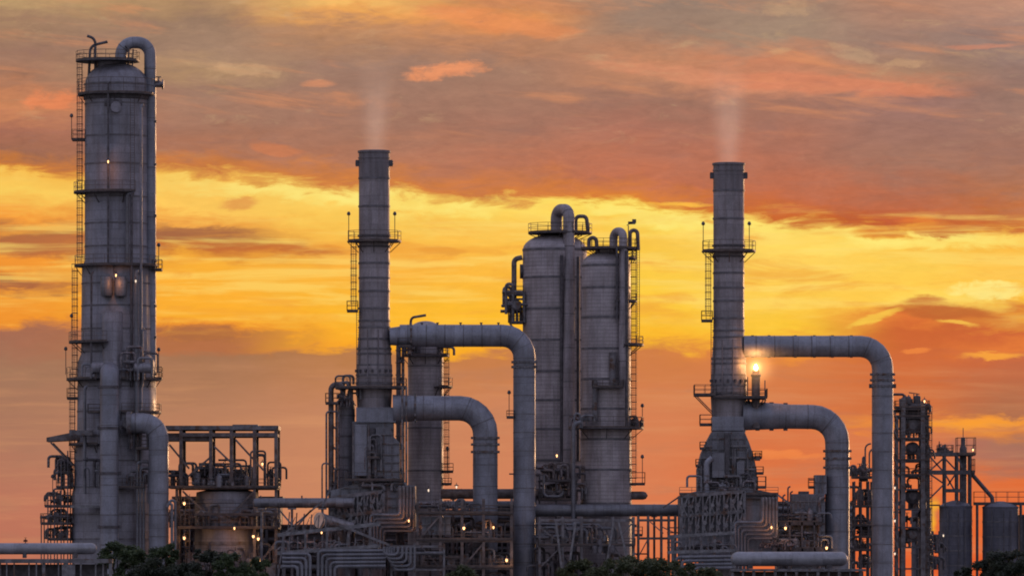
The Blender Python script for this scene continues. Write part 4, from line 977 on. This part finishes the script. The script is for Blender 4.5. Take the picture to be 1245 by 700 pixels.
# looped lines low down
def loops(n, where, fn, Y, m='pipe', r=.2, R=.5):
    for i in range(n):
        pp = fn(i); t = Tt('loop_pipe', 'pale pipe among the parallel loops %s' % where, 'pipe', pp[0][0], Y, 'parallel loop pipes %s' % where)
        t.part('pipe_body', pipe_mesh(pth(Y-.12*i, *pp), r, R, 10, 4), M[m])
loops(5, 'low before the taller stack', lambda i: [(469,669+4.6*i), (387+5*i,669.5+4.6*i), (387+5*i,G0)], 284)
loops(4, 'at the low left foot of the pipe rack', lambda i: [(343,673+5*i), (377-5*i,673+5*i), (377-5*i,G0)], 284)
loops(5, 'right of the low loops under the left furnace', lambda i: [(504-5*i,664), (504-5*i,692-4.5*i), (479-3*i,692-4.5*i), (479-3*i,664)], 283, r=.17)
loops(4, 'low before the shorter stack', lambda i: [(890,676+4.5*i), (822+7*i,677+4.5*i), (822+7*i,G0)], 284)
# central equipment block between stacks and paired columns
Y = 292
t = Tt('equipment_deck', 'crowded two storey equipment deck with rust stained pipes behind the long left ducts', 'steel structure', 565, Y)
frame(t, (508, 536, 562, 588, 622), (624, 657, 690), Y-3, Y+3, w=.34, pyt=606, mat='steelb', diag=((508,657,536,626),(562,690,588,660),(536,690,508,660)))
flatplat(t, 506, 624, 655, Y-3.4, Y+3.2, 9); flatplat(t, 506, 624, 623, Y-3.4, Y+3.2, 9); flatplat(t, 506, 624, 688, Y-3.4, Y+3.2, 9)
clutter(t, 508, 622, 655, 626, Y-2.9, Y+2, 30, 73, 'pvdge'); clutter(t, 508, 622, 688, 659, Y-2.9, Y+2, 34, 74, 'pvdge', ('steelb','valve','dark','steel')); clutter(t, 510, 570, 623, 604, Y-2, Y+2, 12, 75, 'pvg')
clutter(t, 560, 622, 720, 690, Y-2.9, Y+2, 14, 76, 'pvde', ('valve','dark'))
panelled(t, 'switch_room', [(513,650),(513,628),(548,628),(548,650)], Y-2.4, Y+1, 'box', ribs=6)
Y = 290
t = Tt('valve_manifold', 'row of dark upright manifold valves below the nested bends of the left furnace', 'manifold', 490, Y)
for i in range(8):
    q = P(480+4.6*i, 668, Y-4); mb = valve_mb(q, .5); mb.tube([q-V(0,0,1.2), q], .1, 6); t.part('valve', mb, M['dark'])
mb = MB(); mb.tube([P(474,672,Y-4), P(540,672,Y-4)], .22, 12); t.part('header', mb, M['galv'])
frame(t, (476, 504, 540), (664, 692), Y-5, Y-3, w=.24, pyt=660)
# lower body of the paired columns: rack with truss legs
Y = 297
t = Tt('trestle_rack', 'pale steel trestle with splayed legs below the fat horizontal pipe', 'pipe rack', 712, Y)
frame(t, (656, 684, 707, 745, 770), (632, 662), Y-2, Y+2, w=.3, pyt=628, diag=((684,662,656,690),(707,640,684,662),(745,662,770,634),(656,640,684,662),(770,700,745,662)))
for a, b in ((752,768),(746,735),(700,690),(676,684)):
    mb = MB(); mb.bar(P(a,634,Y-2.4),P(b,700,Y-2.4),.26); t.part('splayed_leg', mb, M['galv'])
flatplat(t, 654, 772, 662, Y-2.4, Y+2.2, 8)
clutter(t, 658, 742, 662, 634, Y-1.8, Y+1.5, 30, 77, 'pvdg'); clutter(t, 720, 745, 672, 652, Y-2.8, Y-1.5, 12, 78, 'vd', ('dark',)); clutter(t, 650, 770, 700, 664, Y-1.8, Y+1.5, 30, 79, 'pvdge', ('steel','valve','dark','steelb'))
Y = 300
t = Tt('link_frame', 'bare dark steel frame with sunset showing through, between the pipe trestle and right furnace', 'steel frame', 800, Y)
frame(t, (776, 788, 804, 813, 821), (632, 654), Y-2, Y+2, w=.24, pyt=626, mat='steelb', diag=((790,634,806,648),(804,640,821,648),(776,676,788,654)))
for i in range(6):
    mb = MB(); mb.bar(P(811,641+6*i,Y-1),P(824,641+6*i,Y-1),.14); t.part('rung', mb, M['steelb'])
flatplat(t, 770, 781, 650, Y-1.4, Y+1, 10); flatplat(t, 774, 788, 672, Y-1.4, Y+1, 0)
mb = MB(); mb.bar(P(806,617,Y-2),P(825,604,Y-2),.2); t.part('strut', mb, M['steelb'])
# right furnace front rack
Y = 290
t = Tt('pipe_rack', 'low steel pipe rack with white rails in front of the shorter stack', 'pipe rack', 860, Y)
for px in (818, 838, 852, 868, 890):
    for y in (Y-2, Y+1.6):
        mb = MB(); mb.bar((X(px,Y),y,0),(X(px,Y),y,Z(650,Y)),.26); t.part('post', mb, M['steel'])
for py, sl in ((652,-.06),(671,-.03),(688,0)):
    for y in (Y-2.05, Y+1.65):
        mb = MB(); mb.bar(V(X(812,Y),y,Z(py,Y)), V(X(893,Y),y,Z(py+sl*80,Y)), .3,.36); t.part('beam', mb, M['galv'])
for px in range(816, 892, 9):
    mb = MB(); mb.bar(P(px,670,Y-2.1),P(px,652,Y-2.1),.12); t.part('stanchion', mb, M['steel'])
clutter(t, 822, 890, 671, 655, Y-1.8, Y+1.2, 16, 81, 'pvg'); clutter(t, 815, 880, 688, 672, Y-1.8, Y+1.2, 14, 83, 'pvg')
mb = MB(); mb.bar(P(944,600,Y),P(963,614,Y),.22); t.part('strut', mb, M['steel'])
# ---------------------------------------------------------------- plant room right of the furnace
Y = 300
t = Tt('equipment_room', 'boxy grey equipment block with roof fans between right furnace and bent ducts', 'building', 985, Y)
panelled(t, 'wall', [(963,G0),(963,600),(1003,600),(1003,G0)], Y-2.6, Y+4, ribs=8)
panelled(t, 'tower_wall', [(991,600),(991,577),(1005,577),(1005,600)], Y-2.2, Y+2, ribs=3)
flatplat(t, 944, 1000, 634, Y-4.4, Y-2.7, 9, thick=.4); flatplat(t, 944, 1000, 666, Y-4.4, Y-2.7, 9, thick=.4)
for px in (946, 960, 975, 990):
    mb = MB(); mb.bar(V(X(px,Y),Y-4.3,0),P(px,634,Y-4.3),.2); t.part('post', mb, M['dark'])
mb = MB(); mb.bb((X(971,Y),Y-1.5,Z(600,Y)),(X(983,Y),Y+1.5,Z(597,Y))); t.part('roof_fan', mb, M['dark'])
flatplat(t, 983, 991, 592, Y-1, Y+1, 11); flatplat(t, 984, 992, 582, Y-1, Y+1, 0)
clutter(t, 948, 1000, 634, 618, Y-4.2, Y-3, 14, 84, 'pvdg'); clutter(t, 948, 1000, 666, 642, Y-4.2, Y-3, 18, 85, 'pvdge'); clutter(t, 924, 962, 668, 655, Y-6.4, Y-5.6, 12, 86, 'vp', ('dark','valve'))
for px, top in ((952,602),(958,592),(961,598)): t.part('vent_pipe', pipe_mesh(pth(Y-3,(px,634),(px,top),(px+3,top-1)), .1, .3, 8, 3), M['dark'])
for px in (1004,): t.part('riser_pipe', pipe_mesh(pth(Y-2.8,(px-8,G0),(px-8,606),(px-1,604)), .2, .5, 10, 3), M['valve'])
# ================================================================ towers on the far right
Y = 330
t = Tt('lattice_tower', 'tall narrow steel tower packed with round vessels, right of the outermost duct', 'tower', 1107, Y)
for px in (1090, 1097, 1121, 1127):
    for y in (Y-2, Y+2):
        mb = MB(); w_ = .55 if px in (1097, 1121) else .28; top = {1090:507,1097:484,1121:488,1127:507}[px]; mb.bar((X(px,Y),y,0),(X(px,Y),y,Z(top,Y)),w_); t.part('post', mb, M['steel'])
for k, py in enumerate((496, 507, 534, 560, 578, 594, 618, 640, 664, 690)):
    mb = MB(); mb.bb((X(1089,Y),Y-2.1,Z(py,Y)-.2),(X(1128,Y),Y+2.1,Z(py,Y))); q = t.part('deck', mb, M['dark'])
    if k < 5: 
        flatplat(t, 1088, 1129, py-.7, Y-2.3, Y+2, 8, thick=.08)
for py, r, m_ in ((516,11,'steel'),(545,8,'dark'),(603,9,'dark'),(650,9,'steel')):
    mb = MB(); c = P(1109,py,Y); mb.tube([c+V(0,-1.6,0), c+V(0,-1.3,0), c+V(0,1.4,0)], [r*S(Y)*.5, r*S(Y), r*S(Y)], 20, caps=True); t.part('vessel', mb, M[m_])
mb = MB(); c = P(1109,503,Y); s = S(Y); mb.lathe(c.x,Y,[(11*s,Z(507,Y)),(11.5*s,Z(497,Y)),(9*s,Z(491,Y)),(.01,Z(489,Y))],20); t.part('head_drum', mb, M['dark'])
for k, (a, b) in enumerate(((507,486),(534,512),(560,537),(578,563),(594,580),(618,598),(640,620),(664,643))): clutter(t, 1093, 1125, a, b, Y-1.6, Y+1.4, 7, 90+k, 'pvd', ('dark','valve','steelb'))
clutter(t, 1096, 1122, 490, 478, Y-1, Y+1, 5, 99, 'pd', ('dark',)); mb = MB(); mb.bar(P(1105,477,Y),P(1118,479,Y),.25,.12); mb.bar(P(1111,478,Y),P(1111,490,Y),.1); t.part('davit', mb, M['dark'])
for px in (1130, 1086.5): ladder(t, px, 700, 500, Y-2.2, cage=(px > 1100), w=.5)
for py in (530, 545, 575): t.part('nozzle', (lambda b: (b.tube(pth(Y-1,(1122,py),(1130,py)), .45, 12), b)[1])(MB()), M['dark'])
mb = MB()
for py in range(500, 690, 11): mb.bar(P(1087,py,Y-2.4),P(1092,py+11,Y-2.4),.1)
t.part('lacing', mb, M['galv'])
Y = 350
t = Tt('vent_tower', 'low cluttered dark tower with a pointed top between the two outermost bent ducts', 'tower', 1049, Y)
for px in (1038, 1046, 1055, 1060):
    for y in (Y-2, Y+2):
        mb = MB(); mb.bar((X(px,Y),y,0),(X(px,Y),y,Z(585,Y)),.22); t.part('post', mb, M['dark'])
s = S(Y); mb = MB(); mb.lathe(X(1050,Y),Y,[(6*s,Z(585,Y)),(5*s,Z(570,Y)),(2.4*s,Z(562,Y)),(2*s,Z(556,Y)),(.01,Z(554,Y))],16); t.part('cone_head', mb, M['dark'])
for py in (580, 615, 638, 652, 668): flatplat(t, 1036, 1062, py, Y-2.2, Y+2.2, 7)
for k, (a, b) in enumerate(((580,560),(615,590),(652,622),(668,655),(690,672))): clutter(t, 1038, 1060, a, b, Y-1.6, Y+1.6, 10, 110+k, 'pvdg', ('dark','valve'))
for px, h in ((1052,540),(1057,546)): t.part('vent_pipe', pipe_mesh(pth(Y,(px,582),(px,h),(px+7,h-1)), .11, .7, 8, 4), M['steelb'])
# conveyor frame
Y = 420
t = Tt('conveyor_frame', 'open braced frame carrying a slim dark shaft over the dark silos', 'steel frame', 1150, Y)
for px in (1128, 1148, 1163, 1179):
    for y in (Y-2, Y+2):
        mb = MB(); mb.bar((X(px,Y),y,Z(616,Y) if px > 1130 else 0),(X(px,Y),y,Z({1128:552,1148:540,1163:552,1179:552}[px],Y)),.26 if px != 1128 else .34); t.part('post', mb, M['dark'])
for a, b, py, h in ((1124,1184,552,.3),(1124,1184,574,.35),(1148,1170,596,.25)):
    for y in (Y-2.03, Y+2.03): mb = MB(); mb.bar(V(X(a,Y),y,Z(py,Y)),V(X(b,Y),y,Z(py,Y)),.3,h+.2); t.part('beam', mb, M['dark'])
for a, b, c, d in ((1128,552,1148,574),(1148,556,1163,572),(1128,574,1148,588),(1148,588,1126,610),(1128,574,1148,556),(1163,574,1152,590),(1163,552,1170,568),(1148,574,1163,600)):
    mb = MB(); mb.bar(P(a,b,Y-2.1),P(c,d,Y-2.1),.22); t.part('brace', mb, M['dark'])
mb = MB(); s = S(Y); mb.lathe(X(1171,Y),Y,[(4.4*s,Z(612,Y)),(4.4*s,Z(545,Y)),(2.8*s,Z(541,Y)),(2.8*s,Z(532,Y)),(.01,Z(531,Y))],16); t.part('elevator_shaft', mb, M['dark'])
flatplat(t, 1163, 1185, 552, Y-2.4, Y+2.4, 20); flatplat(t, 1180, 1184, 574, Y-2.4, Y+2.4, 16); flatplat(t, 1140, 1158, 549, Y-2, Y+2, 8); clutter(t, 1140, 1156, 549, 540, Y-1, Y+1, 7, 121, 'vde', ('dark',))
mb = pipe_mesh(pth(Y,(1178,572),(1206,604),(1207,612)), .3, .6, 10); t.part('delivery_pipe', mb, M['dark'])
flatplat(t, 1128, 1142, 613, Y-2, Y+2, 0)
mb = MB(); mb.bar(P(1142,546,Y),P(1142,536,Y),.12); mb.bar(P(1171,531,Y),P(1171,520,Y),.1); t.part('antenna', mb, M['dark'])
# silos
def silo(px, hw, top, label, Y=420):
    t = Tt('silo', label, 'silo', px, Y, 'dark storage silos'); s = S(Y)
    shell(t, px, Y, [(gy(Y),hw),(top+6,hw),(top+4,hw+.6),(top,hw*.72),(top-3,4),(top-3,.02)], [top+22,top+40,top+58,top+76], 40, M['silo'], bt=.08)
    for dx in (-hw*.55, hw*.1, hw*.5): 
        mb = MB(); mb.bar(V(X(px+dx,Y),Y-hw*s-.1+abs(dx)*s*.15,.3),V(X(px+dx,Y),Y-hw*s-.1+abs(dx)*s*.15,Z(top+8,Y)),.12); t.part('rib', mb, M['dark'])
    return t
t = silo(1162, 20, 611, 'dark ribbed silo directly below the braced conveyor frame')
flatplat(t, 1142, 1182, 611, 423, 427, 7, brackets=False) if False else None
t = silo(1216.5, 22, 612, 'dark ribbed silo at the far right edge with railed walkway on top')
t = silo(1120, 12, 614, 'dark silo mostly hidden behind the vessel tower', 428)
Y = 420
t = Tt('walkway', 'long railed walkway running over the tops of the dark silos', 'walkway', 1210, Y)
flatplat(t, 1184, 1252, 611.5, Y-1, Y+1, 14, thick=.25)
for px in (1188, 1241, 1250):
    for y in (Y-.9, Y+.9):
        mb = MB(); mb.bar((X(px,Y),y,0),(X(px,Y),y,Z(612,Y)),.24); t.part('post', mb, M['dark'])
Y = 424
t = Tt('control_cabin', 'dark boxy cabin with a roof rail cut off by the right edge of view', 'cabin', 1250, Y)
panelled(t, 'wall', [(1240,gy(Y)),(1240,628),(1262,628),(1262,gy(Y))], Y-3, Y+3, 'silo', ribs=4); panelled(t, 'roof', [(1239,628),(1239,625),(1263,625),(1263,628)], Y-3.3, Y+3.3, 'dark')
Y = 400
t = Tt('pump_skid', 'low dark tangle of pipes standing between two dark silos', 'pump skid', 1133, Y)
frame(t, (1127, 1134, 1142), (650, 670), Y-1, Y+1, w=.16, pyt=645, pyb=gy(Y), mat='dark'); clutter(t, 1127, 1142, 672, 650, Y-1, Y+1, 14, 131, 'pvg', ('dark','valve')); clutter(t, 1127, 1142, 692, 672, Y-1, Y+1, 12, 132, 'pvg', ('dark',))
# ================================================================ plant blocks behind the racks
def block(label, p0, p1, top, Y, mat, seed, kind='process_building', low=(700,)):
    t = Tt(kind, label, 'building', (p0+p1)/2, Y)
    panelled(t, 'wall', [(p0,gy(Y)),(p0,top),(p1,top),(p1,gy(Y))], Y, Y+8, mat, ribs=max(3,int((p1-p0)/9)))
    mb = MB(); mb.bb((X(p0,Y)-.3,Y-.4,Z(top,Y)),(X(p1,Y)+.3,Y+8.3,Z(top,Y)+.3)); t.part('roof_edge', mb, M['steelb'])
    r = random.Random(seed); py = top+6
    while py < 705:
        mb = MB(); mb.tube(pth(Y-.7,(p0,py),(p1,py)), r.uniform(.12,.4), 10); t.part('pipe', mb, M[r.choice(('pipe','steel','steelb','dark','valve'))]); py += r.uniform(7,13)
    for i in range(int((p1-p0)/11)):
        px = r.uniform(p0+2, p1-2); a = r.uniform(top+4, 700)
        t.part('pipe', pipe_mesh(pth(Y-1.1,(px,gy(Y)),(px,a),(px+r.choice((-8,8,14)),a)), r.uniform(.1,.26), .5, 8, 3), M[r.choice(('pipe','steel','steelb','dark','valve'))])
    clutter(t, p0+2, p1-2, 700, top+4, Y-2.2, Y-1., int((p1-p0)/5), seed+1, 'pvdge', ('steel','valve','steelb','dark','pipe'))
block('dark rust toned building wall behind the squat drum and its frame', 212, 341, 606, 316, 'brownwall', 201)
block('dull grey building wall behind the slanting pipe rack, below the taller stack', 341, 508, 640, 318, 'box', 203)
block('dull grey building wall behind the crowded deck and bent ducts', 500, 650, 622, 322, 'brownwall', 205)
block('dull brown building wall behind the trestle under the fat horizontal pipe', 650, 771, 640, 322, 'box', 207)
block('low dull building wall behind the right lying vessel and equipment block', 945, 1036, 612, 322, 'box', 209)
t = None
# ================================================================ foreground vessels
Y = 200; s = S(Y)
t = Tt('storage_vessel', 'long lying vessel with domed right end, cut off by the left edge of view', 'vessel', 40, Y, 'lying storage vessels')
r = 6.9*s; c0, c1 = P(-60,666.5,Y), P(111,666.5,Y)
mb = MB(); mb.tube([c0, c1]+[c1+V(1.0*r*math.sin(a), 0, 0) for a in [pi/2*k/6 for k in range(1,7)]], [r, r]+[max(.01, r*math.cos(pi/2*k/6)) for k in range(1,7)], 28)
t.part('shell', mb, M['vessel'])
for px in (-30, 30, 92):
    mb = MB(); mb.bb((X(px,Y)-.2, Y-.4, Z(678,Y)+.02),(X(px,Y)+.2, Y+.4, Z(668,Y))); t.part('saddle', mb, M['dark'])
c = P(31,657,Y); mb = valve_mb(c, .3); mb.tube([c-V(0,0,.3), c], .06, 8); t.part('relief_valve', mb, plain('red_valve', (.16,.03,.02), .5, .1))
t = Tt('vessel_stand', 'grey steel stand with close upright posts beneath the left lying vessel', 'stand', 40, Y)
mb = MB(); mb.bb((X(-60,Y),Y-1.2,Z(684,Y)),(X(137,Y),Y+1.2,Z(679,Y)+.01)); t.part('deck', mb, M['steel'])
r_ = random.Random(4)
for i, px in enumerate(range(-54, 140, 9)):
    w_ = .14 if i % 3 else .34
    if 26 < px < 34 or 56 < px < 70 or 100 < px < 116: continue
    mb = MB(); mb.bar((X(px,Y),Y-.9,0),(X(px,Y),Y-.9,Z(684,Y)),w_); t.part('post', mb, M['galv'] if i % 2 else M['steel'])
mb = MB(); mb.bb((X(76,Y),Y-1.0,0),(X(92,Y),Y-.7,Z(686,Y))); t.part('panel', mb, M['galv'])
mb = MB(); mb.bb((X(-50,Y),Y+.5,0),(X(130,Y),Y+.7,Z(685.5,Y))); t.part('back_wall', mb, M['dark'])
Y = 230; s = S(Y)
t = Tt('storage_vessel', 'lying vessel with both rounded ends in view, low before the right furnace', 'vessel', 959, Y, 'lying storage vessels')
r = 8.8*s; c0, c1 = P(898,679,Y), P(1022,679,Y)
e = [pi/2*k/6 for k in range(1,7)]
mb = MB(); mb.tube([c0-V(r*1.1*math.sin(a),0,0) for a in e[::-1]]+[c0, c1]+[c1+V(r*1.0*math.sin(a),0,0) for a in e], [max(.01,r*math.cos(a)) for a in e[::-1]]+[r,r]+[max(.01,r*math.cos(a)) for a in e], 28)
t.part('shell', mb, M['vessel'])
for px in (912, 1008):
    mb = MB(); mb.bb((X(px,Y)-.3,Y-.5,Z(691,Y)+.02),(X(px,Y)+.3,Y+.5,Z(682,Y))); t.part('saddle', mb, M['dark'])
t = Tt('vessel_stand', 'dark steel stand with a lit slot beneath the right lying vessel', 'stand', 959, Y)
mb = MB(); mb.bb((X(888,Y),Y-1.2,Z(694,Y)),(X(1052,Y),Y+1.2,Z(691,Y))); t.part('deck', mb, M['steel'])
for i, px in enumerate(range(890, 1054, 13)):
    mb = MB(); mb.bar((X(px,Y),Y-.9,0),(X(px,Y),Y-.9,Z(694,Y)),.2 if i % 2 else .32); t.part('post', mb, M['steel'])
mb = MB(); mb.bb((X(892,Y),Y+.4,0),(X(1050,Y),Y+.6,Z(694.3,Y))); t.part('back_wall', mb, M['steelb'])
# ================================================================ trees
def leafmat(name, a, b):
    m, g = new_mat(name); tc = g.n('ShaderNodeTexCoord')
    n1 = g.n('ShaderNodeTexNoise', {'Vector': tc.outputs['Object'], 'Scale': .9, 'Detail': 3.}).outputs[0]
    n2 = g.n('ShaderNodeTexNoise', {'Vector': tc.outputs['Object'], 'Scale': 7., 'Detail': 2.}).outputs[0]
    c = g.mix(g.mr(n1, .38, .64), a, b); c = g.mix(g.mr(n2, .45, .7, 0., .5), c, tuple(x*1.6 for x in b))
    bs = g.n('ShaderNodeBsdfPrincipled', {'Base Color': c, 'Roughness': .6}); tr = g.n('ShaderNodeBsdfTranslucent', {0: c})
    mx = g.n('ShaderNodeMixShader', {0: .25, 1: bs.outputs[0], 2: tr.outputs[0]}); g.n('ShaderNodeOutputMaterial', {0: mx.outputs[0]}); return m
LEAF = [leafmat('leaf_green', (.030,.046,.022), (.065,.092,.036)), leafmat('leaf_olive', (.034,.044,.022), (.080,.092,.040)), leafmat('leaf_dark', (.020,.026,.020), (.045,.056,.034))]
def tree(px, top, hw, Y, label, leaf=0, seed=0, n=9500):
    r = random.Random(500+seed); x = X(px, Y); h = Z(top-5, Y); R = hw*S(Y)
    t = Tt('broadleaf_tree', label, 'tree', px, Y, 'trees in front of the plant')
    mb = MB(); mb.tube([V(x,Y,-.05),V(x+.05,Y,h*.3),V(x-.1,Y,h*.55),V(x,Y,h*.8)], [.2,.16,.11,.03], 10); tips = []
    for i in range(11):
        a = r.uniform(0, 2*pi); z0 = h*r.uniform(.22,.6); L = R*r.uniform(.55,.9); z1 = min(h*.86, z0+h*r.uniform(.12,.36))
        e = V(x+L*math.cos(a), Y+L*math.sin(a), z1); m_ = V(x+L*.45*math.cos(a), Y+L*.45*math.sin(a), z0+(z1-z0)*.6)
        mb.tube([V(x,Y,z0), m_, e], [.08,.055,.015], 6); tips.append(e)
    t.part('trunk', mb, M['bark'])
    cl = []
    for e in tips: cl.append((e, R*r.uniform(.28,.45)))
    for i in range(26):
        a = r.uniform(0,2*pi); q = r.random()**.6; zz = r.uniform(.35,.93)
        k = R*(1-((zz-.55)/.62)**2)*q
        cl.append((V(x+k*math.cos(a), Y+k*math.sin(a)*.8, h*zz), R*r.uniform(.16,.34)))
    cl.append((V(x+R*.1,Y,h*.9), R*.26))
    mb = MB(); per = n//len(cl)
    for c, rad in cl:
        nn = int(per*(rad/(R*.3))**1.3)
        for i in range(nn):
            d = V(r.gauss(0,1),r.gauss(0,1),r.gauss(0,1)).normalized(); q = rad*(r.random()**.45)*r.uniform(.8,1.12)
            p = c+V(d.x*q, d.y*q, d.z*q*.75); s_ = r.uniform(.08,.19)
            if p.z > h*1.0: p.z = h*r.uniform(.94,1.)
            u = V(r.gauss(0,1),r.gauss(0,1),r.gauss(0,.6)).normalized(); v_ = u.cross(V(r.gauss(0,1),r.gauss(0,1),r.gauss(0,1))).normalized()
            mb.face([p-u*s_*1.3, p-v_*s_*.6, p+u*s_*1.3, p+v_*s_*.6])
    o = mb.build('crown', LEAF[leaf], t.o, t.org, smooth=False)
k = 0
for px, top, hw, Y, lf, lab in (
  (143,660,20,222,0,'bushy green tree at the foot of the fat pale vertical duct'),
  (168,667,22,214,0,'rounded green tree between the two pale ducts of the far left column'),
  (203,659,17,222,0,'slim pointed green tree just below the pale elbow duct'),
  (188,678,24,208,2,'low dark green tree below the pale elbow duct, nearest the camera'),
  (252,666,20,218,2,'dark green tree standing before the squat drum'),
  (283,671,22,216,0,'round green tree to the right of the dark tree before the squat drum'),
  (309,676,18,220,0,'smallest green tree right of the drum, next to the steel frame'),
  (228,684,20,210,2,'low dark bush filling the gap before the lit stair left of the drum'),
  (560,690,26,225,1,'low olive bush at the foot of the lower left bent duct'),
  (706,683,24,222,1,'olive green tree left in the row below the paired domed columns'),
  (738,679,24,218,1,'olive green tree in the middle of the row below the narrower domed column'),
  (770,678,24,224,1,'olive green tree below the ladder side of the narrower domed column'),
  (802,681,26,219,1,'olive green tree in front of the bare steel frame'),
  (836,685,24,222,1,'olive green tree at the right end of the row, by the right pipe rack'),
  (858,692,18,216,1,'lowest olive bush beside the right lying vessel'),
  (1206,677,16,260,2,'black green tree left of two at the foot of the far right silo'),
  (1232,668,24,255,2,'largest black green tree in the far right corner'),
  (1176,690,14,262,2,'low black green bush below the gap between the dark silos')):
    k += 1; tree(px, top, hw*1.2, Y, lab, lf, k)
# ================================================================ lit lamps
for a in (
 (224,611,298.8,'lit warm lamp on the upper stair left of the squat drum',60),
 (224,653,298.8,'lit warm lamp on the lower stair left of the squat drum',80),
 (308,651,299,'small lit lamp, left of a close pair on the drum frame',20),
 (314,654,298.9,'brighter lit lamp, right of a close pair on the drum frame',50),
 (317,680,298.9,'lit lamp low on the drum frame, below the close pair',30),
 (319,563,299,'small lit lamp at the top right of the process deck',6),
 (521,595,302,'small white lamp above the nested pipes, near the slim crowned column',4),
 (555,591,303,'lit white lamp on the dark horizontal pipe left of the bent ducts',10),
 (564,641,287.6,'lit warm lamp on the crowded deck left of the lower bent duct',40),
 (616,680,288,'lit warm lamp between the two bent ducts of the taller stack',60),
 (693,688,286,'lit warm lamp among the bushes right of the long left duct',60),
 (677,553,301,'small lit lamp above the valve skid between the paired columns',12),
 (955,641,294,'lit warm lamp on the deck beside the nested pipes of the right furnace',45),
 (1005,665,296,'lit warm lamp below the equipment block left of the bent duct',45),
 (1124,487,327,'small lit lamp on top of the vessel tower',6),
 (1088,592,327,'white lamp, uppermost of three down the left edge of the vessel tower',2),
 (1088,632,327,'white lamp, middle of three down the left edge of the vessel tower',2),
 (1088,672,327,'white lamp, lowest of three down the left edge of the vessel tower',2),
 (1183,546,417,'lit lamp in the railed top of the conveyor frame',10),
 (1147,650,414.5,'small white lamp on the dark silo under the conveyor frame',5),
 (165,341,294.8,'small white lamp on the far left column beside the two level drums',3),
): lamp(*a, white='white' in a[3], size=.075 if a[4] < 20 else .115)
def hid(px, py, Y, label, power, off=(0,-.2,0)):
    return lamp(px, py, Y, label, power, (1.,.34,.07), .07, off=off)
hid(131.5,196,294.6,'warm lamp high on the face of the far left column',60,(0,-.5,-.8)); hid(141,334,294.3,'warm lamp above the two level drums of the far left column',70,(0,-.7,-.8))
hid(497,632,292,'warm lamp hidden within the nested pipes of the left furnace',110,(0,-.9,0)); hid(938,640,292,'warm lamp hidden within the nested pipes of the right furnace',110,(0,-.9,0))
hid(285,641,298,'warm lamp lighting the lower flank of the squat drum',70,(0,-1,-1.)); hid(600,640,290,'warm lamp lighting the pipes between the bent ducts',40,(0,-.8,0)); hid(391,646,289,'warm lamp under the pale oval duct mouth',90,(-1.,-1.4,1.2))
